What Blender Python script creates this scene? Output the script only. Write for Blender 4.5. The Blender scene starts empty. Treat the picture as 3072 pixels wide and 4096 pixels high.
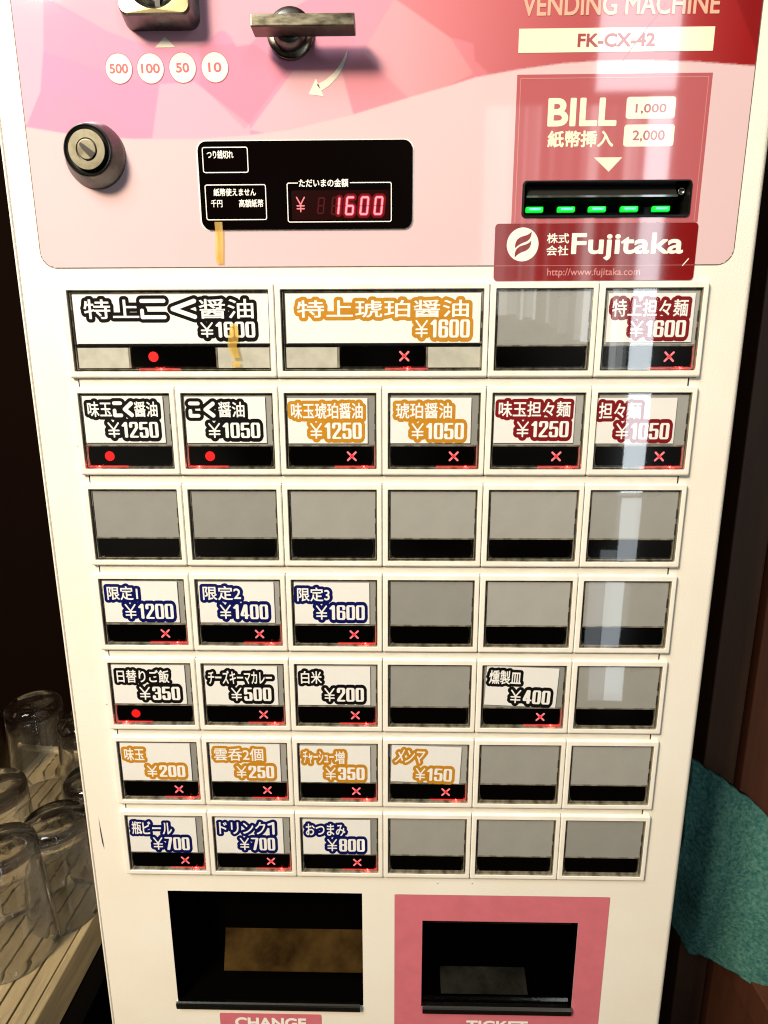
import bpy, bmesh, math, random
import numpy as np
from mathutils import Matrix, Vector

random.seed(7)
SC = bpy.context.scene
COL = SC.collection

# ------------------------------------------------------------------ camera
cam = bpy.data.cameras.new('camera')
cam.sensor_fit = 'VERTICAL'
cam.sensor_height = 36.0
cam.lens = 2400.0 / 4096.0 * 36.0
cam.clip_start = 0.02
cam.clip_end = 50.0
camo = bpy.data.objects.new('camera', cam)
COL.objects.link(camo)
RT = Vector((0.99982634, 0.01855479, -0.00173638))
FW = Vector((-0.01848585, 0.9756659, -0.21848187))
UP = Vector((-0.00235975, 0.21847603, 0.97583946))
camo.matrix_world = Matrix(((RT.x, UP.x, -FW.x, 0.0085), (RT.y, UP.y, -FW.y, -0.3890),
                            (RT.z, UP.z, -FW.z, 1.2432), (0, 0, 0, 1)))
SC.camera = camo

# ------------------------------------------------------------------ world, lamps, exposure
w = bpy.data.worlds.new('World')
SC.world = w
w.use_nodes = True
bgn = w.node_tree.nodes['Background']
bgn.inputs['Color'].default_value = (1.0, 0.80, 0.55, 1)
bgn.inputs['Strength'].default_value = 0.045
# a dim room: soft uneven brightness so that plastic and metal have something to mirror
wtc = w.node_tree.nodes.new('ShaderNodeTexCoord')
wn = w.node_tree.nodes.new('ShaderNodeTexNoise')
wn.inputs['Scale'].default_value = 2.6
wn.inputs['Detail'].default_value = 2
wr = w.node_tree.nodes.new('ShaderNodeValToRGB')
wr.color_ramp.elements[0].position = 0.42
wr.color_ramp.elements[0].color = (0.10, 0.07, 0.045, 1)
wr.color_ramp.elements[1].position = 0.66
wr.color_ramp.elements[1].color = (2.6, 2.3, 1.9, 1)
w.node_tree.links.new(wtc.outputs['Generated'], wn.inputs['Vector'])
w.node_tree.links.new(wn.outputs['Fac'], wr.inputs['Fac'])
w.node_tree.links.new(wr.outputs['Color'], bgn.inputs['Color'])


def area_lamp(name, loc, target, sx, sy, power, color):
    l = bpy.data.lights.new(name, 'AREA')
    l.shape = 'RECTANGLE'
    l.size, l.size_y = sx, sy
    l.energy = power
    l.color = color
    o = bpy.data.objects.new(name, l)
    COL.objects.link(o)
    o.location = loc
    d = Vector(target) - Vector(loc)
    o.rotation_euler = d.to_track_quat('-Z', 'Y').to_euler()
    return o


area_lamp('ceiling_light_near', (-0.66, -0.72, 2.16), (-0.25, 0, 1.1), 0.5, 0.5, 17, (0.86, 0.94, 1.0))
area_lamp('ceiling_light_warm', (-1.15, -1.50, 2.55), (-0.15, 0, 0.70), 0.42, 0.42, 84, (1.0, 0.78, 0.48))
# daylight between the curtains behind the viewer, mirrored in the glossy front
WY = -1.8


def strip(x0, x1, z0, z1, rad, color=(0.86, 0.95, 1.0)):
    a = (x1 - x0) * (z1 - z0)
    area_lamp('curtain_gap_light', ((x0 + x1) / 2, WY, (z0 + z1) / 2), ((x0 + x1) / 2, 0, (z0 + z1) / 2),
              x1 - x0, z1 - z0, rad * math.pi * a, color)


strip(0.825, 0.905, 0.82, 2.12, 11.0)
strip(0.832, 0.905, 0.02, 0.80, 4.5)
strip(0.770, 0.830, 0.02, 0.60, 1.6)
strip(0.650, 0.905, 2.14, 2.85, 9.0)
rs = random.Random(11)
xf = 0.30
while xf < 0.815:
    # neighbouring folds of the lit curtain, their lower ends cut off by whoever stands before it
    wd = rs.choice((0.008, 0.011, 0.016, 0.024, 0.034))
    wd = min(wd, 0.82 - xf)
    t = (xf - 0.30) / 0.52
    strip(xf, xf + wd - 0.001, 1.46 - 0.26 * t * t + rs.uniform(-0.012, 0.012), 2.1,
          rs.choice((0.25, 0.5, 0.9, 1.6, 2.6, 4.2, 5.5)) * (0.30 + 0.75 * t), (0.93, 0.97, 0.95))
    xf += wd

SC.view_settings.view_transform = 'Standard'
SC.view_settings.look = 'None'
SC.view_settings.gamma = 1.0
SC.view_settings.exposure = 0.0
SC.view_settings.use_curve_mapping = False
SC.render.engine = 'CYCLES'
SC.cycles.filter_width = 1.15
SC.cycles.max_bounces = 10
SC.cycles.transparent_max_bounces = 12
SC.cycles.transmission_bounces = 10
SC.cycles.caustics_reflective = False
SC.cycles.caustics_refractive = True
SC.cycles.blur_glossy = 1.0


# ------------------------------------------------------------------ materials
def lin(r, g, b):
    f = lambda c: (c / 255.0 / 12.92) if c / 255.0 <= 0.04045 else ((c / 255.0 + 0.055) / 1.055) ** 2.4
    return (f(r), f(g), f(b), 1.0)


def mat(name, col, rough=0.5, metal=0.0, spec=0.5, coat=0.0, noise=0.0, nscale=40.0, bump=0.0, bscale=400.0,
        emit=None, estr=0.0, col2=None, sheen=0.0, stretch=None, rnoise=0.0):
    m = bpy.data.materials.new(name)
    m.use_nodes = True
    nt = m.node_tree
    p = nt.nodes['Principled BSDF']
    p.inputs['Base Color'].default_value = col
    p.inputs['Roughness'].default_value = rough
    p.inputs['Metallic'].default_value = metal
    p.inputs['Specular IOR Level'].default_value = spec
    p.inputs['Coat Weight'].default_value = coat
    p.inputs['Coat Roughness'].default_value = 0.04
    p.inputs['Sheen Weight'].default_value = sheen
    if emit is not None:
        p.inputs['Emission Color'].default_value = emit
        p.inputs['Emission Strength'].default_value = estr
    if noise or bump or rnoise:
        tc = nt.nodes.new('ShaderNodeTexCoord')
        mp = nt.nodes.new('ShaderNodeMapping')
        nt.links.new(tc.outputs['Object'], mp.inputs['Vector'])
        if stretch:
            mp.inputs['Scale'].default_value = stretch
    if noise:
        n = nt.nodes.new('ShaderNodeTexNoise')
        n.inputs['Scale'].default_value = nscale
        n.inputs['Detail'].default_value = 6
        n.inputs['Roughness'].default_value = 0.62
        nt.links.new(mp.outputs['Vector'], n.inputs['Vector'])
        r = nt.nodes.new('ShaderNodeValToRGB')
        c2 = col2 or tuple(c * (1 - noise) for c in col[:3]) + (1,)
        r.color_ramp.elements[0].position = 0.36
        r.color_ramp.elements[1].position = 0.64
        r.color_ramp.elements[0].color = c2
        r.color_ramp.elements[1].color = col
        nt.links.new(n.outputs['Fac'], r.inputs['Fac'])
        nt.links.new(r.outputs['Color'], p.inputs['Base Color'])
    if rnoise:
        n3 = nt.nodes.new('ShaderNodeTexNoise')
        n3.inputs['Scale'].default_value = nscale * 0.5
        n3.inputs['Detail'].default_value = 5
        nt.links.new(mp.outputs['Vector'], n3.inputs['Vector'])
        mr = nt.nodes.new('ShaderNodeMapRange')
        mr.inputs['From Min'].default_value = 0.3
        mr.inputs['From Max'].default_value = 0.7
        mr.inputs['To Min'].default_value = max(0.01, rough - rnoise)
        mr.inputs['To Max'].default_value = rough + rnoise
        nt.links.new(n3.outputs['Fac'], mr.inputs['Value'])
        nt.links.new(mr.outputs['Result'], p.inputs['Roughness'])
    if bump:
        n2 = nt.nodes.new('ShaderNodeTexNoise')
        n2.inputs['Scale'].default_value = bscale
        n2.inputs['Detail'].default_value = 3
        nt.links.new(mp.outputs['Vector'], n2.inputs['Vector'])
        b = nt.nodes.new('ShaderNodeBump')
        b.inputs['Strength'].default_value = bump
        b.inputs['Distance'].default_value = 0.0006
        nt.links.new(n2.outputs['Fac'], b.inputs['Height'])
        nt.links.new(b.outputs['Normal'], p.inputs['Normal'])
    return m


def pane_material(name, tint, gloss_rough=0.02, ior=1.5, tint_scale=1.0):
    """thin clear plastic: transparent body with a Fresnel reflection"""
    m = bpy.data.materials.new(name)
    m.use_nodes = True
    nt = m.node_tree
    nt.nodes.clear()
    out = nt.nodes.new('ShaderNodeOutputMaterial')
    mix = nt.nodes.new('ShaderNodeMixShader')
    tr = nt.nodes.new('ShaderNodeBsdfTransparent')
    tr.inputs['Color'].default_value = tint
    gl = nt.nodes.new('ShaderNodeBsdfGlossy')
    gl.inputs['Roughness'].default_value = gloss_rough
    # Schlick reflectance, the same from both sides of the sheet
    lw = nt.nodes.new('ShaderNodeLayerWeight')
    lw.inputs['Blend'].default_value = 0.5
    pw = nt.nodes.new('ShaderNodeMath')
    pw.operation = 'POWER'
    pw.inputs[1].default_value = 5.0
    f0 = ((ior - 1) / (ior + 1)) ** 2 * 1.8
    fr = nt.nodes.new('ShaderNodeMath')
    fr.operation = 'MULTIPLY_ADD'
    fr.inputs[1].default_value = 1 - f0
    fr.inputs[2].default_value = f0
    nt.links.new(lw.outputs['Facing'], pw.inputs[0])
    nt.links.new(pw.outputs[0], fr.inputs[0])
    tc = nt.nodes.new('ShaderNodeTexCoord')
    n = nt.nodes.new('ShaderNodeTexNoise')
    n.inputs['Scale'].default_value = 22
    n.inputs['Detail'].default_value = 1
    b = nt.nodes.new('ShaderNodeBump')
    b.inputs['Strength'].default_value = 0.022
    b.inputs['Distance'].default_value = 0.0010
    nt.links.new(tc.outputs['Object'], n.inputs['Vector'])
    nt.links.new(n.outputs['Fac'], b.inputs['Height'])
    nt.links.new(b.outputs['Normal'], gl.inputs['Normal'])
    nt.links.new(fr.outputs[0], mix.inputs['Fac'])
    nt.links.new(tr.outputs[0], mix.inputs[1])
    nt.links.new(gl.outputs[0], mix.inputs[2])
    nt.links.new(mix.outputs[0], out.inputs['Surface'])
    return m


M = {}
M['door'] = mat('cream_white_powder_coat', (0.80, 0.775, 0.72, 1), 0.42, bump=0.3, bscale=900, noise=0.10, nscale=11, col2=(0.77, 0.73, 0.655, 1))
M['bezel'] = mat('white_button_plastic', (0.82, 0.80, 0.76, 1), 0.33, noise=0.10, nscale=40, col2=(0.75, 0.72, 0.65, 1))
M['rail'] = mat('white_rail_plastic', (0.72, 0.69, 0.62, 1), 0.4, noise=0.12, nscale=70, stretch=(1, 1, 6))
M['gap'] = mat('dark_gap', (0.02, 0.017, 0.014, 1), 0.8)
M['grime'] = mat('grimy_seam', (0.16, 0.13, 0.09, 1), 0.8, noise=0.5, nscale=90)
M['tray'] = mat('clear_plastic_tray_wall', (0.30, 0.28, 0.22, 1), 0.25, noise=0.72, nscale=130, col2=(0.075, 0.065, 0.045, 1), stretch=(1.2, 1, 0.45))
M['frost'] = mat('frosted_white_plastic', (0.55, 0.54, 0.47, 1), 0.45, noise=0.2, nscale=80)
M['insert'] = mat('grey_blank_insert', (0.345, 0.345, 0.33, 1), 0.30, noise=0.10, nscale=22, rnoise=0.1, bump=0.15, bscale=1500)
M['card'] = mat('white_paper_card', (0.86, 0.86, 0.87, 1), 0.6, noise=0.05, nscale=25)
M['ink_white'] = mat('white_paper_letter', (0.88, 0.88, 0.89, 1), 0.6)
M['black'] = mat('black_ink', (0.004, 0.0035, 0.0035, 1), 0.7, spec=0.08)
M['amber'] = mat('amber_ink', lin(198, 138, 34), 0.6, spec=0.15, noise=0.12, nscale=300)
M['red'] = mat('dark_red_ink', lin(124, 10, 20), 0.6, spec=0.15)
M['navy'] = mat('navy_ink', lin(6, 14, 88), 0.6, spec=0.12)
# each blank insert takes its own random tone
_nt = M['insert'].node_tree
_p = _nt.nodes['Principled BSDF']
_p.inputs['Coat Weight'].default_value = 0.4
_src = _p.inputs['Base Color'].links[0].from_socket
_oi = _nt.nodes.new('ShaderNodeObjectInfo')
_hs = _nt.nodes.new('ShaderNodeHueSaturation')
_mr = _nt.nodes.new('ShaderNodeMapRange')
_mr.inputs['To Min'].default_value = 0.80
_mr.inputs['To Max'].default_value = 1.22
_nt.links.new(_oi.outputs['Random'], _mr.inputs['Value'])
_nt.links.new(_mr.outputs['Result'], _hs.inputs['Value'])
_nt.links.new(_src, _hs.inputs['Color'])
_nt.links.new(_hs.outputs['Color'], _p.inputs['Base Color'])
M['lamp'] = mat('black_lamp_window', (0.001, 0.0008, 0.0007, 1), 0.12, spec=0.06)
M['lamp_red'] = mat('lit_red_lamp', (0.2, 0.0, 0.0, 1), 0.4, emit=(1.0, 0.012, 0.012, 1), estr=1.15)
M['glow_red'] = mat('painted_red_edge_glow', (0.25, 0.05, 0.04, 1), 0.3, emit=(1.0, 0.015, 0.03, 1), estr=0.75, noise=0.3, nscale=200)  # lamp light caught in the clear edge, put in as emission
M['glow_dim'] = mat('painted_dim_edge_glow', (0.30, 0.16, 0.13, 1), 0.3, emit=(1.0, 0.05, 0.05, 1), estr=0.30, noise=0.4, nscale=200)
M['lamp_pink'] = mat('lit_pale_red_lamp', (0.3, 0.05, 0.05, 1), 0.4, emit=(1.0, 0.20, 0.22, 1), estr=1.1)
M['cover'] = pane_material('clear_button_cover', (0.985, 0.985, 0.98, 1))
M['metal_dark'] = mat('worn_dark_steel', (0.23, 0.225, 0.21, 1), 0.32, metal=1.0, noise=0.35, nscale=120, rnoise=0.12)
M['metal_pale'] = mat('worn_pale_steel', (0.26, 0.24, 0.19, 1), 0.30, metal=1.0, noise=0.25, nscale=160, rnoise=0.1)
M['metal_face'] = mat('brushed_nickel', (0.20, 0.185, 0.14, 1), 0.34, metal=1.0, noise=0.25, nscale=200, rnoise=0.1, stretch=(1, 1, 3))
M['lock_face'] = mat('dull_lock_face', (0.12, 0.114, 0.09, 1), 0.42, metal=1.0, noise=0.3, nscale=200, rnoise=0.1)
M['brass'] = mat('gold_toned_metal', (0.72, 0.60, 0.33, 1), 0.22, metal=1.0, noise=0.15, nscale=120)
M['chrome'] = mat('chrome', (0.75, 0.74, 0.70, 1), 0.14, metal=1.0)
M['pit'] = mat('black_moulding', (0.005, 0.0045, 0.004, 1), 0.35, spec=0.3)
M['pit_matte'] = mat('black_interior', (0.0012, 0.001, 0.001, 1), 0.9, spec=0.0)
M['chute'] = mat('brown_metal_chute', (0.045, 0.026, 0.008, 1), 0.7, noise=0.6, nscale=30, spec=0.0, col2=(0.012, 0.006, 0.002, 1))
M['chute_grey'] = mat('grey_chute', (0.07, 0.075, 0.066, 1), 0.6, noise=0.8, nscale=40, spec=0.1)
M['smoke'] = pane_material('smoked_flap', (0.42, 0.41, 0.38, 1), 0.05, ior=1.3)
M['display'] = mat('black_display_glass', (0.002, 0.001, 0.001, 1), 0.06, spec=0.22)
M['print_white'] = mat('white_print', (0.80, 0.79, 0.76, 1), 0.5)
M['print_grey'] = mat('grey_print', (0.42, 0.42, 0.41, 1), 0.5)
M['digit'] = mat('lit_red_digit', (0.3, 0, 0, 1), 0.4, emit=(1.0, 0.30, 0.40, 1), estr=1.5)
M['digit_halo'] = mat('red_digit_glow', (0.05, 0, 0, 1), 0.4, emit=(1.0, 0.004, 0.03, 1), estr=0.50)
M['digit_glow'] = mat('soft_red_display_glow', (0.05, 0, 0, 1), 0.4, spec=0.1, emit=(1.0, 0.002, 0.02, 1), estr=0.13)
M['digit_bed'] = mat('red_lit_display_bed', (0.005, 0.0, 0.0, 1), 0.3, spec=0.1, emit=(1.0, 0.005, 0.025, 1), estr=0.009)  # scattered digit light painted into the bed as weak emission
M['digit_off'] = mat('unlit_red_digit', (0.015, 0.001, 0.001, 1), 0.4, spec=0.1, emit=(1.0, 0.02, 0.06, 1), estr=0.07)  # spill from the lit digits painted in as faint emission
M['green'] = mat('lit_green_lamp', (0, 0.3, 0, 1), 0.3, emit=(0.0, 1.0, 0.05, 1), estr=0.9)
M['green_core'] = mat('bright_green_lamp_core', (0, 0.3, 0.1, 1), 0.3, emit=(0.12, 1.0, 0.40, 1), estr=2.2)
M['slot_gloss'] = mat('glossy_black_slot_plate', (0.02, 0.02, 0.018, 1), 0.08, coat=1.0)
M['rose'] = mat('rose_panel_print', lin(172, 90, 97), 0.05, coat=0.5)
M['rose_line'] = mat('rose_line_print', lin(196, 128, 126), 0.05, coat=0.6)
M['sticker'] = mat('dark_red_sticker', lin(124, 10, 10), 0.06, coat=0.5, noise=0.12, nscale=30)
M['sticker_white'] = mat('white_sticker_print', (0.80, 0.77, 0.70, 1), 0.2, coat=0.6)
M['panel_white'] = mat('white_panel_print', (0.82, 0.78, 0.70, 1), 0.14, coat=0.6)
M['cream_label'] = mat('cream_label_print', (0.82, 0.74, 0.56, 1), 0.14, coat=0.6)
M['tan_title'] = mat('tan_title_print', lin(214, 168, 148), 0.06, coat=0.5)
M['maroon'] = mat('maroon_print', lin(150, 50, 55), 0.14, coat=0.6)
M['grey_text'] = mat('rose_grey_print', lin(196, 106, 112), 0.14, coat=0.6)
M['pink_sheet'] = mat('pink_sheet', lin(202, 110, 124), 0.38, noise=0.10, nscale=60, bump=0.2, bscale=900)
M['tape'] = mat('yellowed_tape', lin(222, 172, 60), 0.35, noise=0.3, nscale=160, col2=lin(242, 208, 130), stretch=(3, 1, 0.6))
tnt = M['tape'].node_tree
tmx = tnt.nodes.new('ShaderNodeMixShader')
ttr = tnt.nodes.new('ShaderNodeBsdfTransparent')
ttr.inputs['Color'].default_value = (1.0, 0.86, 0.45, 1)
tmx.inputs['Fac'].default_value = 0.42
tnt.links.new(ttr.outputs[0], tmx.inputs[1])
tnt.links.new(tnt.nodes['Principled BSDF'].outputs[0], tmx.inputs[2])
tnt.links.new(tmx.outputs[0], tnt.nodes['Material Output'].inputs['Surface'])
M['scuff'] = mat('dark_scuff', (0.03, 0.025, 0.05, 1), 0.6)
M['wood_tray'] = mat('pale_wood', (0.30, 0.235, 0.13, 1), 0.5, noise=0.35, nscale=18, stretch=(9, 1, 9), bump=0.3, bscale=200)
M['wood_wall'] = mat('dark_brown_wood', (0.075, 0.032, 0.014, 1), 0.6, noise=0.25, nscale=14, stretch=(7, 7, 0.7), bump=0.3, bscale=120)
M['wood_wall_red'] = mat('reddish_brown_wood', (0.085, 0.026, 0.011, 1), 0.6, noise=0.25, nscale=14, stretch=(7, 7, 0.7), bump=0.3, bscale=120)
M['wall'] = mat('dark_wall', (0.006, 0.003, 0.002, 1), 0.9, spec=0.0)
M['floor'] = mat('dark_floor', (0.004, 0.003, 0.003, 1), 0.8, spec=0.05)
M['towel'] = mat('teal_terry', (0.095, 0.235, 0.205, 1), 1.0, spec=0.0, noise=0.5, nscale=260, bump=0.8, bscale=900, col2=(0.026, 0.115, 0.118, 1))
M['jar'] = mat('dark_brown_jar', (0.030, 0.012, 0.005, 1), 0.3)
M['rail_pale'] = mat('pale_tray_rail', (0.50, 0.41, 0.24, 1), 0.5, noise=0.15, nscale=30)

gl = bpy.data.materials.new('clear_tumbler_glass')
gl.use_nodes = True
gnt = gl.node_tree
gnt.nodes.clear()
gout = gnt.nodes.new('ShaderNodeOutputMaterial')
gmx = gnt.nodes.new('ShaderNodeMixShader')
gmx.inputs['Fac'].default_value = 0.97
gtr = gnt.nodes.new('ShaderNodeBsdfTransparent')
glw = gnt.nodes.new('ShaderNodeLayerWeight')
glw.inputs['Blend'].default_value = 0.5
gcr = gnt.nodes.new('ShaderNodeValToRGB')
gcr.color_ramp.elements[0].position = 0.55
gcr.color_ramp.elements[0].color = (0.985, 0.98, 0.96, 1)
gcr.color_ramp.elements[1].position = 1.0
gcr.color_ramp.elements[1].color = (0.42, 0.38, 0.30, 1)
gnt.links.new(glw.outputs['Facing'], gcr.inputs['Fac'])
gnt.links.new(gcr.outputs['Color'], gtr.inputs['Color'])
ggl = gnt.nodes.new('ShaderNodeBsdfGlass')
ggl.inputs['IOR'].default_value = 1.42
ggl.inputs['Roughness'].default_value = 0.02
gtc = gnt.nodes.new('ShaderNodeTexCoord')
gmp = gnt.nodes.new('ShaderNodeMapping')
gmp.inputs['Scale'].default_value = (1, 1, 0.18)
gn = gnt.nodes.new('ShaderNodeTexNoise')
gn.inputs['Scale'].default_value = 60
gn.inputs['Detail'].default_value = 3
gb = gnt.nodes.new('ShaderNodeBump')
gb.inputs['Strength'].default_value = 0.30
gb.inputs['Distance'].default_value = 0.0015
gnt.links.new(gtc.outputs['Object'], gmp.inputs['Vector'])
gnt.links.new(gmp.outputs['Vector'], gn.inputs['Vector'])
gnt.links.new(gn.outputs['Fac'], gb.inputs['Height'])
gnt.links.new(gb.outputs['Normal'], ggl.inputs['Normal'])
gnt.links.new(gtr.outputs[0], gmx.inputs[1])
gnt.links.new(ggl.outputs[0], gmx.inputs[2])
gnt.links.new(gmx.outputs[0], gout.inputs['Surface'])
M['glass'] = gl

# ------------------------------------------------------------------ mesh helpers (millimetres in, metres out)
K = 0.001


class MB:
    def __init__(s):
        s.v, s.f, s.mi, s.sm = [], [], [], []

    def add(s, vs, fs, m=0, smooth=False):
        n = len(s.v)
        s.v += [tuple(p) for p in vs]
        for f in fs:
            s.f.append([i + n for i in f])
            s.mi.append(m)
            s.sm.append(smooth)

    def quad(s, a, b, c, d, m=0):
        s.add([a, b, c, d], [(0, 1, 2, 3)], m)

    def rect(s, x0, x1, z0, z1, y, m=0):
        s.quad((x0, y, z0), (x1, y, z0), (x1, y, z1), (x0, y, z1), m)

    def box(s, x0, x1, y0, y1, z0, z1, m=0):
        v = [(x, y, z) for z in (z0, z1) for y in (y0, y1) for x in (x0, x1)]
        s.add(v, [(0, 1, 5, 4), (1, 3, 7, 5), (3, 2, 6, 7), (2, 0, 4, 6), (4, 5, 7, 6), (2, 3, 1, 0)], m)

    def rings(s, rings, m=0, cap0=False, cap1=False, smooth=False):
        n = len(rings[0])
        vs = [p for r in rings for p in r]
        fs = []
        for k in range(len(rings) - 1):
            for i in range(n):
                j = (i + 1) % n
                fs.append((k * n + i, k * n + j, (k + 1) * n + j, (k + 1) * n + i))
        s.add(vs, fs, m, smooth)
        if cap0:
            s.add(rings[0], [tuple(range(n))], m)
        if cap1:
            s.add(rings[-1], [tuple(reversed(range(n)))], m)

    def poly(s, pts, y, m=0, thick=0.0):
        """flat outline in x,z facing -y, with optional thickness behind it"""
        a = [(p[0], y, p[1]) for p in pts]
        n = len(a)
        s.add(a, [tuple(range(n))], m)
        if thick:
            b = [(p[0], y + thick, p[1]) for p in pts]
            s.rings([b, a], m)

    def turned(s, cx, cz, prof, n=48, m=0, smooth=True):
        """profile of (radius, y) turned about the y axis"""
        rr = []
        for r, y in prof:
            rr.append([(cx + r * math.cos(2 * math.pi * i / n), y, cz + r * math.sin(2 * math.pi * i / n)) for i in range(n)])
        s.rings(rr, m, smooth=smooth)

    def turned_z(s, cx, cy, prof, n=56, m=0, smooth=True):
        rr = []
        for r, z in prof:
            rr.append([(cx + r * math.cos(2 * math.pi * i / n), cy + r * math.sin(2 * math.pi * i / n), z) for i in range(n)])
        s.rings(rr, m, smooth=smooth)

    def build(s, name, mats, parent=None, loc=(0, 0, 0), bevel=None, normals=False):
        me = bpy.data.meshes.new(name)
        me.from_pydata([(p[0] * K, p[1] * K, p[2] * K) for p in s.v], [], s.f)
        for mm in (mats if isinstance(mats, (list, tuple)) else [mats]):
            me.materials.append(M[mm])
        me.polygons.foreach_set('material_index', s.mi)
        me.polygons.foreach_set('use_smooth', s.sm)
        if bevel or normals:
            bm = bmesh.new()
            bm.from_mesh(me)
            bmesh.ops.remove_doubles(bm, verts=bm.verts, dist=1e-6)
            bmesh.ops.recalc_face_normals(bm, faces=bm.faces)
            if bevel:
                eds = [e for e in bm.edges if len(e.link_faces) == 2 and e.calc_face_angle(0) > 0.5]
                bmesh.ops.bevel(bm, geom=eds, offset=bevel * K, segments=3, profile=0.6, affect='EDGES', clamp_overlap=True)
                for f in bm.faces:
                    f.smooth = False
            bm.to_mesh(me)
            bm.free()
        return link(name, me, parent, loc)


def link(name, me, parent=None, loc=(0, 0, 0)):
    o = bpy.data.objects.new(name, me)
    COL.objects.link(o)
    if parent is not None:
        o.parent = parent
    o.location = (loc[0] * K, loc[1] * K, loc[2] * K)
    return o


def thing(name, label, cat, loc=(0, 0, 0), group=None):
    o = bpy.data.objects.new(name, None)
    o.empty_display_size = 0.05
    COL.objects.link(o)
    o.location = loc
    tag(o, label, cat, group)
    return o


def tag(o, label=None, cat=None, group=None, kind=None):
    if label:
        o['label'] = label
    if cat:
        o['category'] = cat
    if group:
        o['group'] = group
    if kind:
        o['kind'] = kind
    return o


def rrect(x0, x1, z0, z1, r, n=6):
    pts = []
    for cx, cz, a0 in ((x1 - r, z0 + r, -90), (x1 - r, z1 - r, 0), (x0 + r, z1 - r, 90), (x0 + r, z0 + r, 180)):
        for i in range(n + 1):
            a = math.radians(a0 + 90.0 * i / n)
            pts.append((cx + r * math.cos(a), cz + r * math.sin(a)))
    return pts


def ngon(cx, cz, r, n=40):
    return [(cx + r * math.cos(2 * math.pi * i / n), cz + r * math.sin(2 * math.pi * i / n)) for i in range(n)]


# ------------------------------------------------------------------ lettering: built-in font turned into flat shapes
_cache = {}


def glyphs(text):
    """triangles and outline segments of a text set in Blender's own font, unit size"""
    if text in _cache:
        return _cache[text]
    cu = bpy.data.curves.new('lettering', 'FONT')
    cu.body = text
    cu.resolution_u = 5
    o = bpy.data.objects.new('lettering', cu)
    COL.objects.link(o)
    dg = bpy.context.evaluated_depsgraph_get()
    dg.update()
    me = bpy.data.meshes.new_from_object(o.evaluated_get(dg))
    P = np.array([(v.co.x, v.co.y) for v in me.vertices])
    me.calc_loop_triangles()
    T = np.array([tuple(t.vertices) for t in me.loop_triangles])
    cnt = {}
    for pl in me.polygons:
        for e in pl.edge_keys:
            cnt[e] = cnt.get(e, 0) + 1
    Eg = np.array([e for e, c in cnt.items() if c == 1])
    bpy.data.objects.remove(o)
    bpy.data.curves.remove(cu)
    bpy.data.meshes.remove(me)
    _cache[text] = (P[T], P[Eg])
    return _cache[text]


def fit(text, x0, x1, z0, z1, shear=0.0, rot=0.0, full_height=False):
    T, E = glyphs(text)
    a = T.reshape(-1, 2)
    mn, mx = a.min(0), a.max(0)
    sx, sz = (x1 - x0) / (mx[0] - mn[0]), (z1 - z0) / (mx[1] - mn[1])

    def tf(A):
        B = A.copy()
        B[..., 0] = x0 + (A[..., 0] - mn[0]) * sx
        B[..., 1] = z0 + (A[..., 1] - mn[1]) * sz
        B[..., 0] += shear * (B[..., 1] - z0)
        return B
    return dict(T=tf(T), E=tf(E), hw=0.0)


def strokes(paths, hw):
    E = []
    for p in paths:
        for a, b in zip(p[:-1], p[1:]):
            E.append((a, b))
    return dict(T=np.zeros((0, 3, 2)), E=np.array(E, float), hw=hw)


def rotated(sh, cx, cz, ang):
    c, s = math.cos(ang), math.sin(ang)

    def tf(A):
        B = A.copy()
        dx, dz = A[..., 0] - cx, A[..., 1] - cz
        B[..., 0] = cx + c * dx - s * dz
        B[..., 1] = cz + s * dx + c * dz
        return B
    return dict(T=tf(sh['T']), E=tf(sh['E']), hw=sh['hw'])


def scaled_z(sh, k):
    T, E = sh['T'].copy(), sh['E'].copy()
    T[..., 1] *= k
    E[..., 1] *= k
    return dict(T=T, E=E, hw=sh['hw'])


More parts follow.
